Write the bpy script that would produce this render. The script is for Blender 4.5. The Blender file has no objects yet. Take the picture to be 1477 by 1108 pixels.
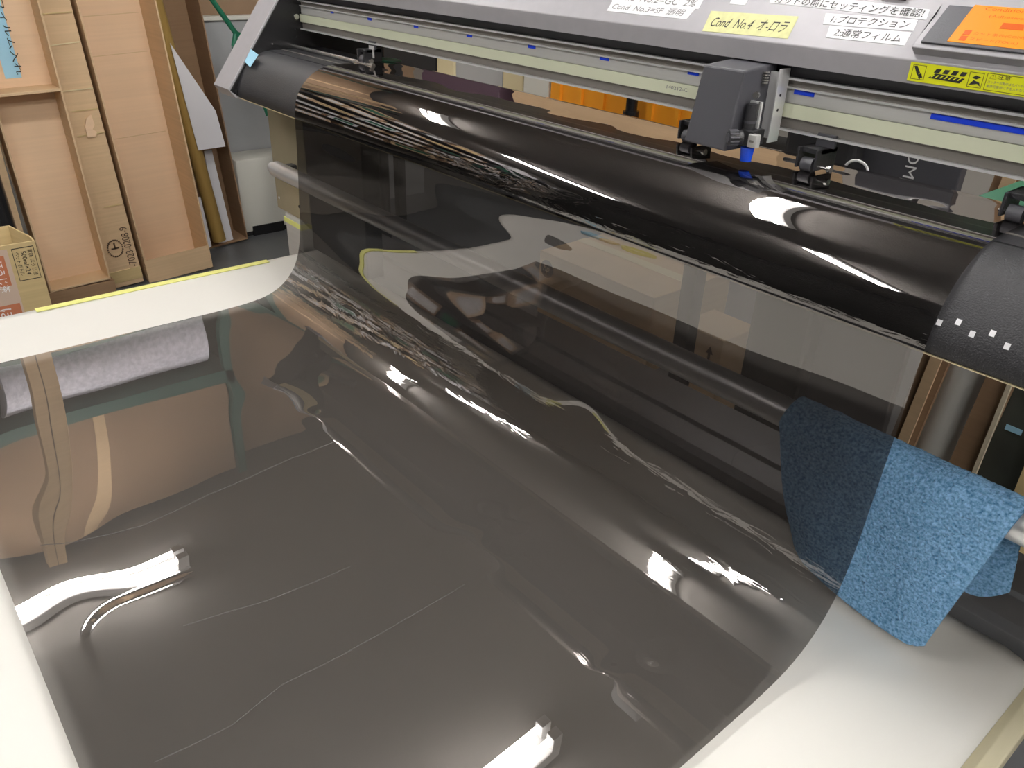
import bpy, bmesh, math, random
from mathutils import Vector, Matrix, noise
import numpy as np
random.seed(7)
S = bpy.context.scene
COL = S.collection
# ------------------------------------------------------------------ camera
F_PX, CX, CY, CAM_H = 1150.0, 738.5, 554.0, 1.3
def _n(v): v = np.array(v, float); return v/np.linalg.norm(v)
_mx = _n([-1117, 682, -F_PX]); _y = _n([1539, 581, -F_PX]); _x = -_mx
_y = _n(_y-_x*np.dot(_x, _y)); _z = np.cross(_x, _y)
ROT = np.array([_x, _y, _z])
CAM = Vector((0, 0, CAM_H))
cd = bpy.data.cameras.new('camera'); cam = bpy.data.objects.new('camera', cd); COL.objects.link(cam)
cd.sensor_width = 36.0; cd.lens = 36.0*F_PX/1477.0; cd.clip_start = 0.02; cd.clip_end = 50
cam.matrix_world = Matrix.Translation(CAM) @ Matrix([list(r) for r in ROT]).to_4x4()
S.camera = cam
def ray(px, py): return Vector((ROT @ _n([px-CX, -(py-CY), -F_PX])).tolist())
def at_y(px, py, y): d = ray(px, py); return CAM+d*(y/d.y)
def at_x(px, py, x): d = ray(px, py); return CAM+d*(x/d.x)
def at_z(px, py, z): d = ray(px, py); return CAM+d*((z-CAM_H)/d.z)
# ------------------------------------------------------------------ world, exposure
W = bpy.data.worlds.new('world'); S.world = W; W.use_nodes = True
W.node_tree.nodes['Background'].inputs[0].default_value = (0.80, 0.86, 1.0, 1)
W.node_tree.nodes['Background'].inputs[1].default_value = 0.35
S.view_settings.view_transform = 'Standard'; S.view_settings.look = 'None'
S.view_settings.gamma = 1.0; S.view_settings.use_curve_mapping = False
S.view_settings.exposure = 0.10
TUBE_POWER = 84.0
S.cycles.use_denoising = True
S.cycles.max_bounces = 8; S.cycles.transparent_max_bounces = 12
S.cycles.sample_clamp_indirect = 6.0
# ------------------------------------------------------------------ materials
def newmat(name):
    m = bpy.data.materials.new(name); m.use_nodes = True
    nt = m.node_tree; b = nt.nodes['Principled BSDF']
    return m, nt, b
def N(nt, t, **k):
    n = nt.nodes.new(t)
    for a, v in k.items():
        if a in ('loc',): continue
        setattr(n, a, v)
    return n
def mat(name, col, rough=0.5, metal=0.0, nscale=None, namp=0.0, bump=0.0, bscale=200, stretch=(1, 1, 1), spec=0.5, coat=0.0, emit=None, estr=0, aniso=None):
    m, nt, b = newmat(name)
    b.inputs['Base Color'].default_value = (*col, 1); b.inputs['Roughness'].default_value = rough
    b.inputs['Metallic'].default_value = metal; b.inputs['Specular IOR Level'].default_value = spec
    b.inputs['Coat Weight'].default_value = coat
    if emit:
        b.inputs['Emission Color'].default_value = (*emit, 1); b.inputs['Emission Strength'].default_value = estr
    if nscale or bump:
        tc = N(nt, 'ShaderNodeTexCoord'); mp = N(nt, 'ShaderNodeMapping'); mp.inputs['Scale'].default_value = stretch
        nt.links.new(tc.outputs['Object'], mp.inputs['Vector'])
    if nscale:
        nz = N(nt, 'ShaderNodeTexNoise'); nz.inputs['Scale'].default_value = nscale; nz.inputs['Detail'].default_value = 6
        nt.links.new(mp.outputs[0], nz.inputs['Vector'])
        rp = N(nt, 'ShaderNodeMapRange'); rp.inputs[1].default_value = 0.3; rp.inputs[2].default_value = 0.7
        rp.inputs[3].default_value = 1-namp; rp.inputs[4].default_value = 1+namp
        nt.links.new(nz.outputs[0], rp.inputs[0])
        mx = N(nt, 'ShaderNodeVectorMath', operation='SCALE'); mx.inputs[0].default_value = col
        nt.links.new(rp.outputs[0], mx.inputs['Scale']); nt.links.new(mx.outputs[0], b.inputs['Base Color'])
    if bump:
        nb = N(nt, 'ShaderNodeTexNoise'); nb.inputs['Scale'].default_value = bscale; nb.inputs['Detail'].default_value = 3
        nt.links.new(mp.outputs[0], nb.inputs['Vector'])
        bp = N(nt, 'ShaderNodeBump'); bp.inputs['Strength'].default_value = bump; bp.inputs['Distance'].default_value = 0.002
        nt.links.new(nb.outputs[0], bp.inputs['Height']); nt.links.new(bp.outputs[0], b.inputs['Normal'])
    return m
def cardboard(name, col, flute_axis='z', amp=0.10):
    """kraft board: soft blotches and faint flute lines running across the sheet"""
    m, nt, b = newmat(name); b.inputs['Roughness'].default_value = 0.8; b.inputs['Specular IOR Level'].default_value = 0.2
    tc = N(nt, 'ShaderNodeTexCoord')
    nz = N(nt, 'ShaderNodeTexNoise'); nz.inputs['Scale'].default_value = 5; nz.inputs['Detail'].default_value = 8
    nt.links.new(tc.outputs['Object'], nz.inputs['Vector'])
    mp = N(nt, 'ShaderNodeMapping'); mp.inputs['Scale'].default_value = {'z': (1, 1, 60), 'y': (1, 60, 1), 'x': (60, 1, 1)}[flute_axis]
    nt.links.new(tc.outputs['Object'], mp.inputs['Vector'])
    nf = N(nt, 'ShaderNodeTexNoise'); nf.inputs['Scale'].default_value = 1.6; nf.inputs['Detail'].default_value = 3
    nt.links.new(mp.outputs[0], nf.inputs['Vector'])
    ad = N(nt, 'ShaderNodeMath', operation='ADD'); nt.links.new(nz.outputs[0], ad.inputs[0]); nt.links.new(nf.outputs[0], ad.inputs[1])
    rp = N(nt, 'ShaderNodeMapRange'); rp.inputs[1].default_value = 0.65; rp.inputs[2].default_value = 1.35
    rp.inputs[3].default_value = 1-amp; rp.inputs[4].default_value = 1+amp; nt.links.new(ad.outputs[0], rp.inputs[0])
    mx = N(nt, 'ShaderNodeVectorMath', operation='SCALE'); mx.inputs[0].default_value = col
    nt.links.new(rp.outputs[0], mx.inputs['Scale']); nt.links.new(mx.outputs[0], b.inputs['Base Color'])
    bp = N(nt, 'ShaderNodeBump'); bp.inputs['Strength'].default_value = 0.25; bp.inputs['Distance'].default_value = 0.002
    nt.links.new(nf.outputs[0], bp.inputs['Height']); nt.links.new(bp.outputs[0], b.inputs['Normal'])
    return m
M = {}
M['kraft'] = cardboard('kraft_board', (0.64, 0.46, 0.28))
M['kraft_pink'] = cardboard('pale_kraft_board', (0.78, 0.565, 0.375), amp=0.05)
M['kraft_dark'] = cardboard('brown_board', (0.30, 0.19, 0.11))
M['kraft_olive'] = cardboard('olive_kraft_board', (0.56, 0.43, 0.22))
M['kraft_x'] = cardboard('dull_kraft_board', (0.30, 0.20, 0.125), 'x')
M['white_sheet'] = mat('white_sheet', (0.75, 0.735, 0.685), 0.45, nscale=3, namp=0.02, bump=0.02, bscale=60)
M['yellow_tape'] = mat('yellow_tape', (0.80, 0.80, 0.26), 0.5)
M['board_edge'] = mat('cream_board_edge', (0.62, 0.57, 0.40), 0.6, nscale=8, namp=0.06)
M['black_plastic'] = mat('black_textured_plastic', (0.022, 0.022, 0.025), 0.42, bump=0.35, bscale=700, nscale=20, namp=0.1)
M['black_gloss'] = mat('black_gloss_plastic', (0.012, 0.012, 0.013), 0.25)
M['black_matt'] = mat('black_matt', (0.010, 0.010, 0.011), 0.7)
M['charcoal'] = mat('charcoal_plastic', (0.065, 0.065, 0.075), 0.42, bump=0.12, bscale=900)
M['silver_paint'] = mat('silver_grey_paint', (0.40, 0.39, 0.41), 0.42, metal=0.25, nscale=60, namp=0.03)
M['grey_paint'] = mat('grey_paint', (0.15, 0.15, 0.155), 0.45, metal=0.2)
M['alu'] = mat('brushed_aluminium', (0.66, 0.66, 0.64), 0.38, metal=0.35, nscale=30, namp=0.05, stretch=(0.05, 6, 6))
M['alu_bright'] = mat('bright_aluminium', (0.82, 0.82, 0.82), 0.3, metal=0.4)
M['alu_dull'] = mat('dull_aluminium', (0.27, 0.25, 0.23), 0.4, metal=0.4, nscale=20, namp=0.1, stretch=(0.05, 4, 4))
M['cream_strip'] = mat('cream_rubber_strip', (0.74, 0.77, 0.58), 0.5, nscale=16, namp=0.05, stretch=(0.3, 1, 1))
M['blue'] = mat('blue_marker', (0.005, 0.05, 0.72), 0.4)
M['blue_plastic'] = mat('blue_plastic', (0.01, 0.08, 0.75), 0.25)
M['steel'] = mat('steel', (0.62, 0.61, 0.60), 0.25, metal=0.95)
M['bar'] = mat('satin_aluminium_tube', (0.72, 0.72, 0.73), 0.33, metal=0.7)
M['bronze'] = mat('bronze_plate', (0.36, 0.32, 0.22), 0.35, metal=0.35, nscale=6, namp=0.12)
M['white_paper'] = mat('white_paper', (0.78, 0.77, 0.80), 0.7)
M['label_white'] = mat('white_label', (0.84, 0.84, 0.86), 0.5)
M['note_yellow'] = mat('yellow_masking_tape', (0.74, 0.74, 0.36), 0.6, nscale=120, namp=0.08)
M['warn_yellow'] = mat('warning_yellow', (0.84, 0.86, 0.02), 0.35)
M['ink'] = mat('black_ink', (0.02, 0.02, 0.02), 0.6)
M['ink_grey'] = mat('grey_ink', (0.22, 0.22, 0.22), 0.6)
M['ink_white'] = mat('white_ink', (0.8, 0.8, 0.8), 0.6)
M['ink_brown'] = mat('brown_ink', (0.10, 0.06, 0.035), 0.7)
M['lightblue'] = mat('light_blue_tape', (0.36, 0.66, 0.85), 0.6)
M['green'] = mat('green_plastic', (0.012, 0.14, 0.075), 0.4)
M['green_dark'] = mat('dark_green_steel', (0.02, 0.09, 0.07), 0.45)
M['grey_wall'] = mat('grey_partition', (0.37, 0.38, 0.385), 0.55, nscale=4, namp=0.05)
M['white_plastic'] = mat('cream_white_plastic', (0.70, 0.69, 0.62), 0.45)
M['floor'] = mat('dark_floor', (0.115, 0.12, 0.125), 0.38, nscale=3, namp=0.2)
M['ceiling'] = mat('ceiling_tile', (0.25, 0.235, 0.22), 0.9, nscale=2, namp=0.05)
M['wall'] = mat('painted_wall', (0.34, 0.32, 0.29), 0.85, nscale=1.5, namp=0.08)
M['orange'] = mat('orange_crate_plastic', (0.90, 0.36, 0.02), 0.5, nscale=10, namp=0.06, stretch=(1, 1, .1))
M['gold'] = mat('gold_tube', (0.46, 0.30, 0.09), 0.35, metal=0.3)
M['cream_card'] = mat('cream_card', (0.70, 0.60, 0.36), 0.7)
M['grey_roll'] = mat('grey_roll', (0.42, 0.42, 0.41), 0.6)
M['purple'] = mat('dark_purple_print', (0.10, 0.06, 0.09), 0.5)
M['red_print'] = mat('terracotta_print', (0.50, 0.17, 0.08), 0.7, nscale=30, namp=0.06)
M['pink_print'] = mat('faded_pink_print', (0.55, 0.42, 0.33), 0.7)
M['tube_glow'] = mat('lamp_tube', (0.9, 0.9, 0.9), 0.5, emit=(1.0, 0.975, 0.95), estr=TUBE_POWER)
M['lamp_body'] = mat('white_lamp_housing', (0.75, 0.75, 0.74), 0.5)
M['screen'] = mat('orange_backlit_screen', (0.1, 0.03, 0.0), 0.3, emit=(1.0, 0.33, 0.02), estr=0.95)
M['screen_ink'] = mat('screen_dark_orange', (0.1, 0.02, 0.0), 0.3, emit=(0.85, 0.13, 0.01), estr=0.8)
M['bubble'] = mat('bubble_wrap', (0.86, 0.86, 0.97), 0.35, bump=1.0, bscale=60, nscale=50, namp=0.2)
M['cut_edge'] = mat('cut_edge', (0.11, 0.105, 0.10), 0.5)
M['foam'] = mat('cream_foam', (0.66, 0.58, 0.42), 0.9, bump=0.6, bscale=300)
M['dark_glass'] = mat('dark_grey_panel', (0.06, 0.065, 0.055), 0.25, nscale=5, namp=0.3)
M['cloth_dark'] = mat('dark_cloth', (0.03, 0.03, 0.035), 0.9)
# brushed rail face
def towel_mat():
    m, nt, b = newmat('blue_microfibre'); b.inputs['Roughness'].default_value = 0.95; b.inputs['Specular IOR Level'].default_value = 0.1
    b.inputs['Sheen Weight'].default_value = 0.35; b.inputs['Sheen Tint'].default_value = (0.5, 0.75, 1, 1)
    tc = N(nt, 'ShaderNodeTexCoord')
    v = N(nt, 'ShaderNodeTexNoise'); v.inputs['Scale'].default_value = 330; v.inputs['Detail'].default_value = 4
    nt.links.new(tc.outputs['Object'], v.inputs['Vector'])
    cr = N(nt, 'ShaderNodeValToRGB'); cr.color_ramp.elements[0].position = 0.30; cr.color_ramp.elements[1].position = 0.66
    cr.color_ramp.elements[0].color = (0.06, 0.20, 0.40, 1); cr.color_ramp.elements[1].color = (0.32, 0.58, 0.86, 1)
    nt.links.new(v.outputs[0], cr.inputs[0]); nt.links.new(cr.outputs[0], b.inputs['Base Color'])
    bp = N(nt, 'ShaderNodeBump'); bp.inputs['Strength'].default_value = 0.9; bp.inputs['Distance'].default_value = 0.003
    nt.links.new(v.outputs[0], bp.inputs['Height']); nt.links.new(bp.outputs[0], b.inputs['Normal'])
    return m
M['towel'] = towel_mat()
def film_mat():
    """thin tinted window film: dark see-through sheet with a mirror-like surface"""
    m = bpy.data.materials.new('tinted_film'); m.use_nodes = True; nt = m.node_tree; nt.nodes.clear()
    out = N(nt, 'ShaderNodeOutputMaterial'); mix = N(nt, 'ShaderNodeMixShader')
    tr = N(nt, 'ShaderNodeBsdfTransparent'); tr.inputs[0].default_value = (0.322, 0.312, 0.310, 1)
    gl = N(nt, 'ShaderNodeBsdfGlossy'); gl.inputs['Roughness'].default_value = 0.008; gl.inputs[0].default_value = (0.95, 0.91, 0.89, 1)
    fr = N(nt, 'ShaderNodeFresnel'); fr.inputs[0].default_value = 2.15
    geo = N(nt, 'ShaderNodeNewGeometry')
    # the same reflectance seen from either side of the thin sheet
    dot = N(nt, 'ShaderNodeVectorMath', operation='DOT_PRODUCT'); tc = N(nt, 'ShaderNodeTexCoord')
    sep = N(nt, 'ShaderNodeSeparateXYZ'); nt.links.new(tc.outputs['Object'], sep.inputs[0])
    # fine drag marks where the film bends over the machine's front edge and where it meets the table
    mp = N(nt, 'ShaderNodeMapping'); mp.inputs['Scale'].default_value = (10, 60, 60); mp.inputs['Rotation'].default_value = (0, 0.5, 0)
    nt.links.new(tc.outputs['Object'], mp.inputs[0])
    nz = N(nt, 'ShaderNodeTexNoise'); nz.inputs['Scale'].default_value = 1.6; nz.inputs['Detail'].default_value = 2; nz.inputs['Distortion'].default_value = 1.2
    nt.links.new(mp.outputs[0], nz.inputs['Vector'])
    def band(sock, lo, lo2, hi, hi2):
        a = N(nt, 'ShaderNodeMapRange', interpolation_type='SMOOTHSTEP'); a.inputs[1].default_value = lo; a.inputs[2].default_value = lo2
        c = N(nt, 'ShaderNodeMapRange', interpolation_type='SMOOTHSTEP'); c.inputs[1].default_value = hi; c.inputs[2].default_value = hi2
        c.inputs[3].default_value = 1; c.inputs[4].default_value = 0
        nt.links.new(sock, a.inputs[0]); nt.links.new(sock, c.inputs[0])
        mu = N(nt, 'ShaderNodeMath', operation='MULTIPLY'); nt.links.new(a.outputs[0], mu.inputs[0]); nt.links.new(c.outputs[0], mu.inputs[1]); return mu.outputs[0]
    b1 = band(sep.outputs[2], 0.996, 1.002, 1.018, 1.032)
    bx = band(sep.outputs[0], -1.1, -0.75, 0, .1)
    b2 = band(sep.outputs[2], 0.655, 0.67, 0.72, 0.75); 
    m1 = N(nt, 'ShaderNodeMath', operation='MULTIPLY'); nt.links.new(b1, m1.inputs[0]); nt.links.new(bx, m1.inputs[1])
    m2 = N(nt, 'ShaderNodeMath', operation='MULTIPLY'); nt.links.new(b2, m2.inputs[0]); m2.inputs[1].default_value = 0.35
    ad = N(nt, 'ShaderNodeMath', operation='ADD'); nt.links.new(m1.outputs[0], ad.inputs[0]); nt.links.new(m2.outputs[0], ad.inputs[1])
    ms = N(nt, 'ShaderNodeMath', operation='MULTIPLY'); nt.links.new(ad.outputs[0], ms.inputs[0]); nt.links.new(nz.outputs[0], ms.inputs[1])
    bp = N(nt, 'ShaderNodeBump'); bp.inputs['Strength'].default_value = 1.0; bp.inputs['Distance'].default_value = 0.0008
    nt.links.new(ms.outputs[0], bp.inputs['Height'])
    nt.links.new(bp.outputs[0], gl.inputs['Normal']); nt.links.new(bp.outputs[0], fr.inputs['Normal'])
    inc = N(nt, 'ShaderNodeVectorMath', operation='DOT_PRODUCT'); nt.links.new(geo.outputs['Incoming'], inc.inputs[0]); nt.links.new(bp.outputs[0], inc.inputs[1])
    ab = N(nt, 'ShaderNodeMath', operation='ABSOLUTE'); nt.links.new(inc.outputs['Value'], ab.inputs[0])
    om = N(nt, 'ShaderNodeMath', operation='SUBTRACT'); om.inputs[0].default_value = 1; nt.links.new(ab.outputs[0], om.inputs[1]); om.use_clamp = True
    pw = N(nt, 'ShaderNodeMath', operation='POWER'); nt.links.new(om.outputs[0], pw.inputs[0]); pw.inputs[1].default_value = 2.7
    sc = N(nt, 'ShaderNodeMath', operation='MULTIPLY_ADD'); nt.links.new(pw.outputs[0], sc.inputs[0]); sc.inputs[1].default_value = 0.86; sc.inputs[2].default_value = 0.145
    nt.links.new(sc.outputs[0], mix.inputs[0]); nt.links.new(tr.outputs[0], mix.inputs[1]); nt.links.new(gl.outputs[0], mix.inputs[2])
    nt.links.new(mix.outputs[0], out.inputs[0])
    nt.nodes.remove(fr); nt.nodes.remove(dot)
    return m
M['film'] = film_mat()
# ------------------------------------------------------------------ helpers
class MB:
    def __init__(s): s.bm = bmesh.new()
    def box(s, c, d, rot=None, bev=0.0, seg=2):
        r = bmesh.ops.create_cube(s.bm, size=1.0); vs = r['verts']
        bmesh.ops.scale(s.bm, vec=d, verts=vs)
        if bev:
            es = list({e for v in vs for e in v.link_edges})
            rr = bmesh.ops.bevel(s.bm, geom=es, offset=bev, segments=seg, affect='EDGES', profile=0.5)
            vs = list({v for f in rr['faces'] for v in f.verts} | {v for v in vs if v.is_valid})
        mt = Matrix.Translation(c) @ (rot.to_4x4() if rot else Matrix.Identity(4))
        bmesh.ops.transform(s.bm, matrix=mt, verts=vs); return s
    def b2(s, a, b, bev=0.0, rot=None):
        c = [(a[i]+b[i])/2 for i in range(3)]; d = [abs(a[i]-b[i]) for i in range(3)]
        return s.box(c, d, rot, bev)
    def cyl(s, p0, p1, r, r2=None, seg=20, cap=True):
        p0 = Vector(p0); p1 = Vector(p1); d = p1-p0
        g = bmesh.ops.create_cone(s.bm, cap_ends=cap, segments=seg, radius1=r, radius2=r if r2 is None else r2, depth=d.length)
        mt = Matrix.Translation((p0+p1)/2) @ d.to_track_quat('Z', 'Y').to_matrix().to_4x4()
        bmesh.ops.transform(s.bm, matrix=mt, verts=g['verts']); return s
    def tube(s, pts, r, seg=8):
        for a, b in zip(pts, pts[1:]): s.cyl(a, b, r, seg=seg)
        return s
    def prof(s, yz, x0, x1, closed=True, cap=True):
        a = [s.bm.verts.new((x0, y, z)) for y, z in yz]; b = [s.bm.verts.new((x1, y, z)) for y, z in yz]
        n = len(yz)
        for i in range(n if closed else n-1):
            j = (i+1) % n; s.bm.faces.new((a[i], a[j], b[j], b[i]))
        if closed and cap: s.bm.faces.new(a[::-1]); s.bm.faces.new(b)
        return s
    def slab(s, pts, nrm, th):
        """polygon of points with thickness th along nrm"""
        nrm = Vector(nrm).normalized()*th; pts = [Vector(p) for p in pts]
        a = [s.bm.verts.new(p) for p in pts]; b = [s.bm.verts.new(p+nrm) for p in pts]; n = len(pts)
        for i in range(n): j = (i+1) % n; s.bm.faces.new((a[i], a[j], b[j], b[i]))
        s.bm.faces.new(a[::-1]); s.bm.faces.new(b); return s
    def build(s, name, m, parent=None, smooth=False, origin=None, bevel=0.0):
        bmesh.ops.recalc_face_normals(s.bm, faces=s.bm.faces)
        me = bpy.data.meshes.new(name); s.bm.to_mesh(me); s.bm.free()
        me.materials.append(M[m] if isinstance(m, str) else m)
        if smooth:
            for p in me.polygons: p.use_smooth = True
            try: me.set_sharp_from_angle(angle=math.radians(35))
            except Exception: pass
        o = bpy.data.objects.new(name, me); COL.objects.link(o)
        if parent is not None:
            o.parent = parent
            # keep world coordinates of the mesh data
            o.matrix_parent_inverse = world_of(parent).inverted()
        if bevel:
            md = o.modifiers.new('bevel', 'BEVEL'); md.width = bevel; md.segments = 2; md.limit_method = 'ANGLE'
        return o
def world_of(o):
    m = o.matrix_basis.copy()
    while o.parent: 
        m = o.parent.matrix_basis @ o.matrix_parent_inverse @ m if False else o.matrix_parent_inverse @ m
        m = o.parent.matrix_basis @ m; o = o.parent
    return m
def tag(o, label=None, cat=None, group=None, kind=None):
    if label: o['label'] = label
    if cat: o['category'] = cat
    if group: o['group'] = group
    if kind: o['kind'] = kind
    return o
def thing(name, label, cat, loc=(0, 0, 0), group=None):
    o = bpy.data.objects.new(name, None); COL.objects.link(o); o.location = loc; o.empty_display_size = 0.05
    return tag(o, label, cat, group)
def lettering(name, body, origin, ux, uy, w, h, m, parent, lift=0.0004, shear=0.0, thin=1.0):
    """flat printed letters fitted into a w x h rectangle whose lower-left corner is origin"""
    cu = bpy.data.curves.new(name, 'FONT'); cu.body = body; cu.size = 1.0; cu.shear = shear; cu.space_line = 0.95
    cu.resolution_u = 3
    t = bpy.data.objects.new(name, cu); COL.objects.link(t)
    dg = bpy.context.evaluated_depsgraph_get(); dg.update()
    me = bpy.data.meshes.new_from_object(t.evaluated_get(dg)); bpy.data.objects.remove(t); bpy.data.curves.remove(cu)
    if not me.vertices: return None
    xs = [v.co.x for v in me.vertices]; ys = [v.co.y for v in me.vertices]
    x0, x1, y0, y1 = min(xs), max(xs), min(ys), max(ys)
    ux = Vector(ux).normalized(); uy = Vector(uy).normalized(); nn = ux.cross(uy).normalized(); o0 = Vector(origin)
    for v in me.vertices:
        v.co = o0+ux*((v.co.x-x0)/(x1-x0)*w)+uy*((v.co.y-y0)/(y1-y0)*h)+nn*lift
    me.materials.append(M[m]); o = bpy.data.objects.new(name, me); COL.objects.link(o)
    if parent is not None: o.parent = parent; o.matrix_parent_inverse = world_of(parent).inverted()
    return o
Z = CAM_H
# ================================================================== ROOM
def struct(mb, name, m, parent=None): return tag(mb.build(name, m, parent), kind='structure')
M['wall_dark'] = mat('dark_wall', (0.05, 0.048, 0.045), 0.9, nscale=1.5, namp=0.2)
XL, XR, YF, YB, ZC = -4.3, 2.6, -3.0, 3.6, 2.72
fl = struct(MB().b2((XL-.1, YF-.1, -0.1), (XR+.1, YB+.1, 0.0)), 'floor', 'floor')
struct(MB().b2((XL-.1, YF-.1, ZC), (XR+.1, YB+.1, ZC+.1)), 'ceiling', 'ceiling')
struct(MB().b2((XL-.1, YF, 0), (XL, YB, ZC)), 'wall_left', 'wall')
struct(MB().b2((XR, YF, 0), (XR+.1, YB, ZC)), 'wall_right', 'wall')
struct(MB().b2((XL, YB, 0), (XR, YB+.1, ZC)), 'wall_back', 'wall')
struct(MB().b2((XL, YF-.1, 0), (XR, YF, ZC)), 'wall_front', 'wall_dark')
# ceiling lamps: open twin-tube fittings
def lamp(x, y, label, L=1.2, along='y'):
    t = thing('ceiling_lamp', label, 'lamp', (x, y, ZC), 'twin tube ceiling lamps')
    dx, dy = (0.055, L/2) if along == 'y' else (L/2, 0.055)
    MB().b2((x-dx, y-dy, ZC-0.05), (x+dx, y+dy, ZC), bev=0.006).build('housing', 'lamp_body', t)
    for k in (-1, 1):
        if along == 'y': a, b = (x+k*0.032, y-L/2+.02, ZC-0.085), (x+k*0.032, y+L/2-.02, ZC-0.085)
        else: a, b = (x-L/2+.02, y+k*0.032, ZC-0.085), (x+L/2-.02, y+k*0.032, ZC-0.085)
        MB().cyl(a, b, 0.0125, seg=12).build('tube', 'tube_glow', t, smooth=True)
        for e in (a, b): MB().b2((e[0]-.02, e[1]-.02, ZC-0.105), (e[0]+.02, e[1]+.02, ZC-.045)).build('socket', 'lamp_body', t)
LAMPS = [(-1.38, 0.86, 'over the middle of the plotter'), (-1.48, 2.60, 'behind the plotter, over its middle'), (-1.40, -1.1, 'over the space in front of the table'),
         (-3.25, 0.50, 'over the tall cartons on the left'), (-3.25, -1.3, 'over the front left rack'),
         (1.7, 0.7, 'near the right wall, added to brighten the white roll'), (1.7, -1.0, 'in the front right by the wall, added to brighten the white sheet'), (0.45, 1.0, 'just right of the plotter, moved there to light the stock behind'), (0.55, -1.3, 'in the front right corner')]  # right wall pair added, plotter-side one moved, to brighten roll, sheet and stock
for x, y, w in LAMPS: lamp(x, y, 'white twin tube ceiling lamp '+w, 0.6 if y == 0.50 else 1.2)
# ================================================================== TABLE and SHEET
TZ = Z-0.658
t = thing('work_table', 'cream edged table board the film lies on, in front of the plotter', 'table', (-0.88, 0.35, 0))
MB().b2((-1.66, -0.47, TZ-0.033), (-0.060, 0.815, TZ-0.006), bev=0.002).build('table_top', 'board_edge', t)
for x in (-1.6, -0.14):
    for y in (-.42, 0.74): MB().b2((x-.025, y-.025, 0), (x+.025, y+.025, TZ-.033)).build('leg', 'alu_dull', t)
def grid_obj(name, nx, ny, fn, m, parent=None):
    vs = [fn(i/(nx-1), j/(ny-1)) for j in range(ny) for i in range(nx)]
    fs = [(j*nx+i, j*nx+i+1, (j+1)*nx+i+1, (j+1)*nx+i) for j in range(ny-1) for i in range(nx-1)]
    me = bpy.data.meshes.new(name); me.from_pydata(vs, [], fs); me.materials.append(M[m])
    for p in me.polygons: p.use_smooth = True
    o = bpy.data.objects.new(name, me); COL.objects.link(o)
    if parent is not None: o.parent = parent; o.matrix_parent_inverse = world_of(parent).inverted()
    return o
def sheet_pt(u, v):
    x = -1.685+u*(1.685-0.082); y = -0.50+v*1.335
    z = TZ-0.0035
    r = max(0.0, (u-0.945)/0.055)                 # right edge curls up a little
    z += 0.022*r*r*(0.55+0.45*math.sin(3.2*v+0.6))
    z += 0.0012*noise.noise(Vector((x*3, y*3, 1)))
    # rounded back right corner
    if u > 0.97 and v > 0.94: y -= 0.02*((u-0.97)/0.03)**2*((v-0.94)/0.06)
    return (x, y, z)
sh = grid_obj('backing_sheet', 90, 60, sheet_pt, 'white_sheet')
tag(sh, 'large white sheet spread over the table beneath the dark film', 'sheet')
md = sh.modifiers.new('thickness', 'SOLIDIFY'); md.thickness = 0.002; md.offset = -1
MB().b2((-1.685, 0.22, TZ-0.0025), (-1.667, 0.70, TZ-0.0012)).build('yellow_tape', 'yellow_tape', sh)
# tape tabs holding the sheet's front edge
for k, x in enumerate((-1.2, -0.95, -0.72, -0.60, -0.42, -0.25)):
    MB().b2((x-.018, -0.512, TZ-0.0012), (x+.018, -0.47, TZ-0.0004)).build('tape_tab', 'label_white', sh)
# faint long crease shadow line: under-sheet edge on the right
t = thing('tape_roll', 'yellow tape roll lying on the front left corner of the sheet, mirrored in the film', 'tape', (-1.34, -.24, TZ-.0025))
mb = MB()
for k in range(28):
    a0, a1 = k*math.tau/28, (k+1)*math.tau/28; c_ = Vector((-1.34, -.24, TZ-.0018))
    q_ = [c_+Vector((R_*math.cos(a_), R_*math.sin(a_), 0)) for R_, a_ in ((.040, a0), (.050, a0), (.050, a1), (.040, a1))]
    mb.slab(q_, (0, 0, 1), .018)
mb.build('tape_ring', 'yellow_tape', t)
t = thing('blue_case', 'light blue case with a cream end on the sheet beside the yellow tape roll', 'case', (-1.47, -.23, TZ-.0025))
MB().b2((-1.53, -.25, TZ-.0018), (-1.46, -.20, TZ+.016), bev=.003).build('case_body', 'lightblue', t); MB().b2((-1.4595, -.248, TZ-.0018), (-1.415, -.202, TZ+.012), bev=.002).build('case_end', 'cream_card', t)
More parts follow.
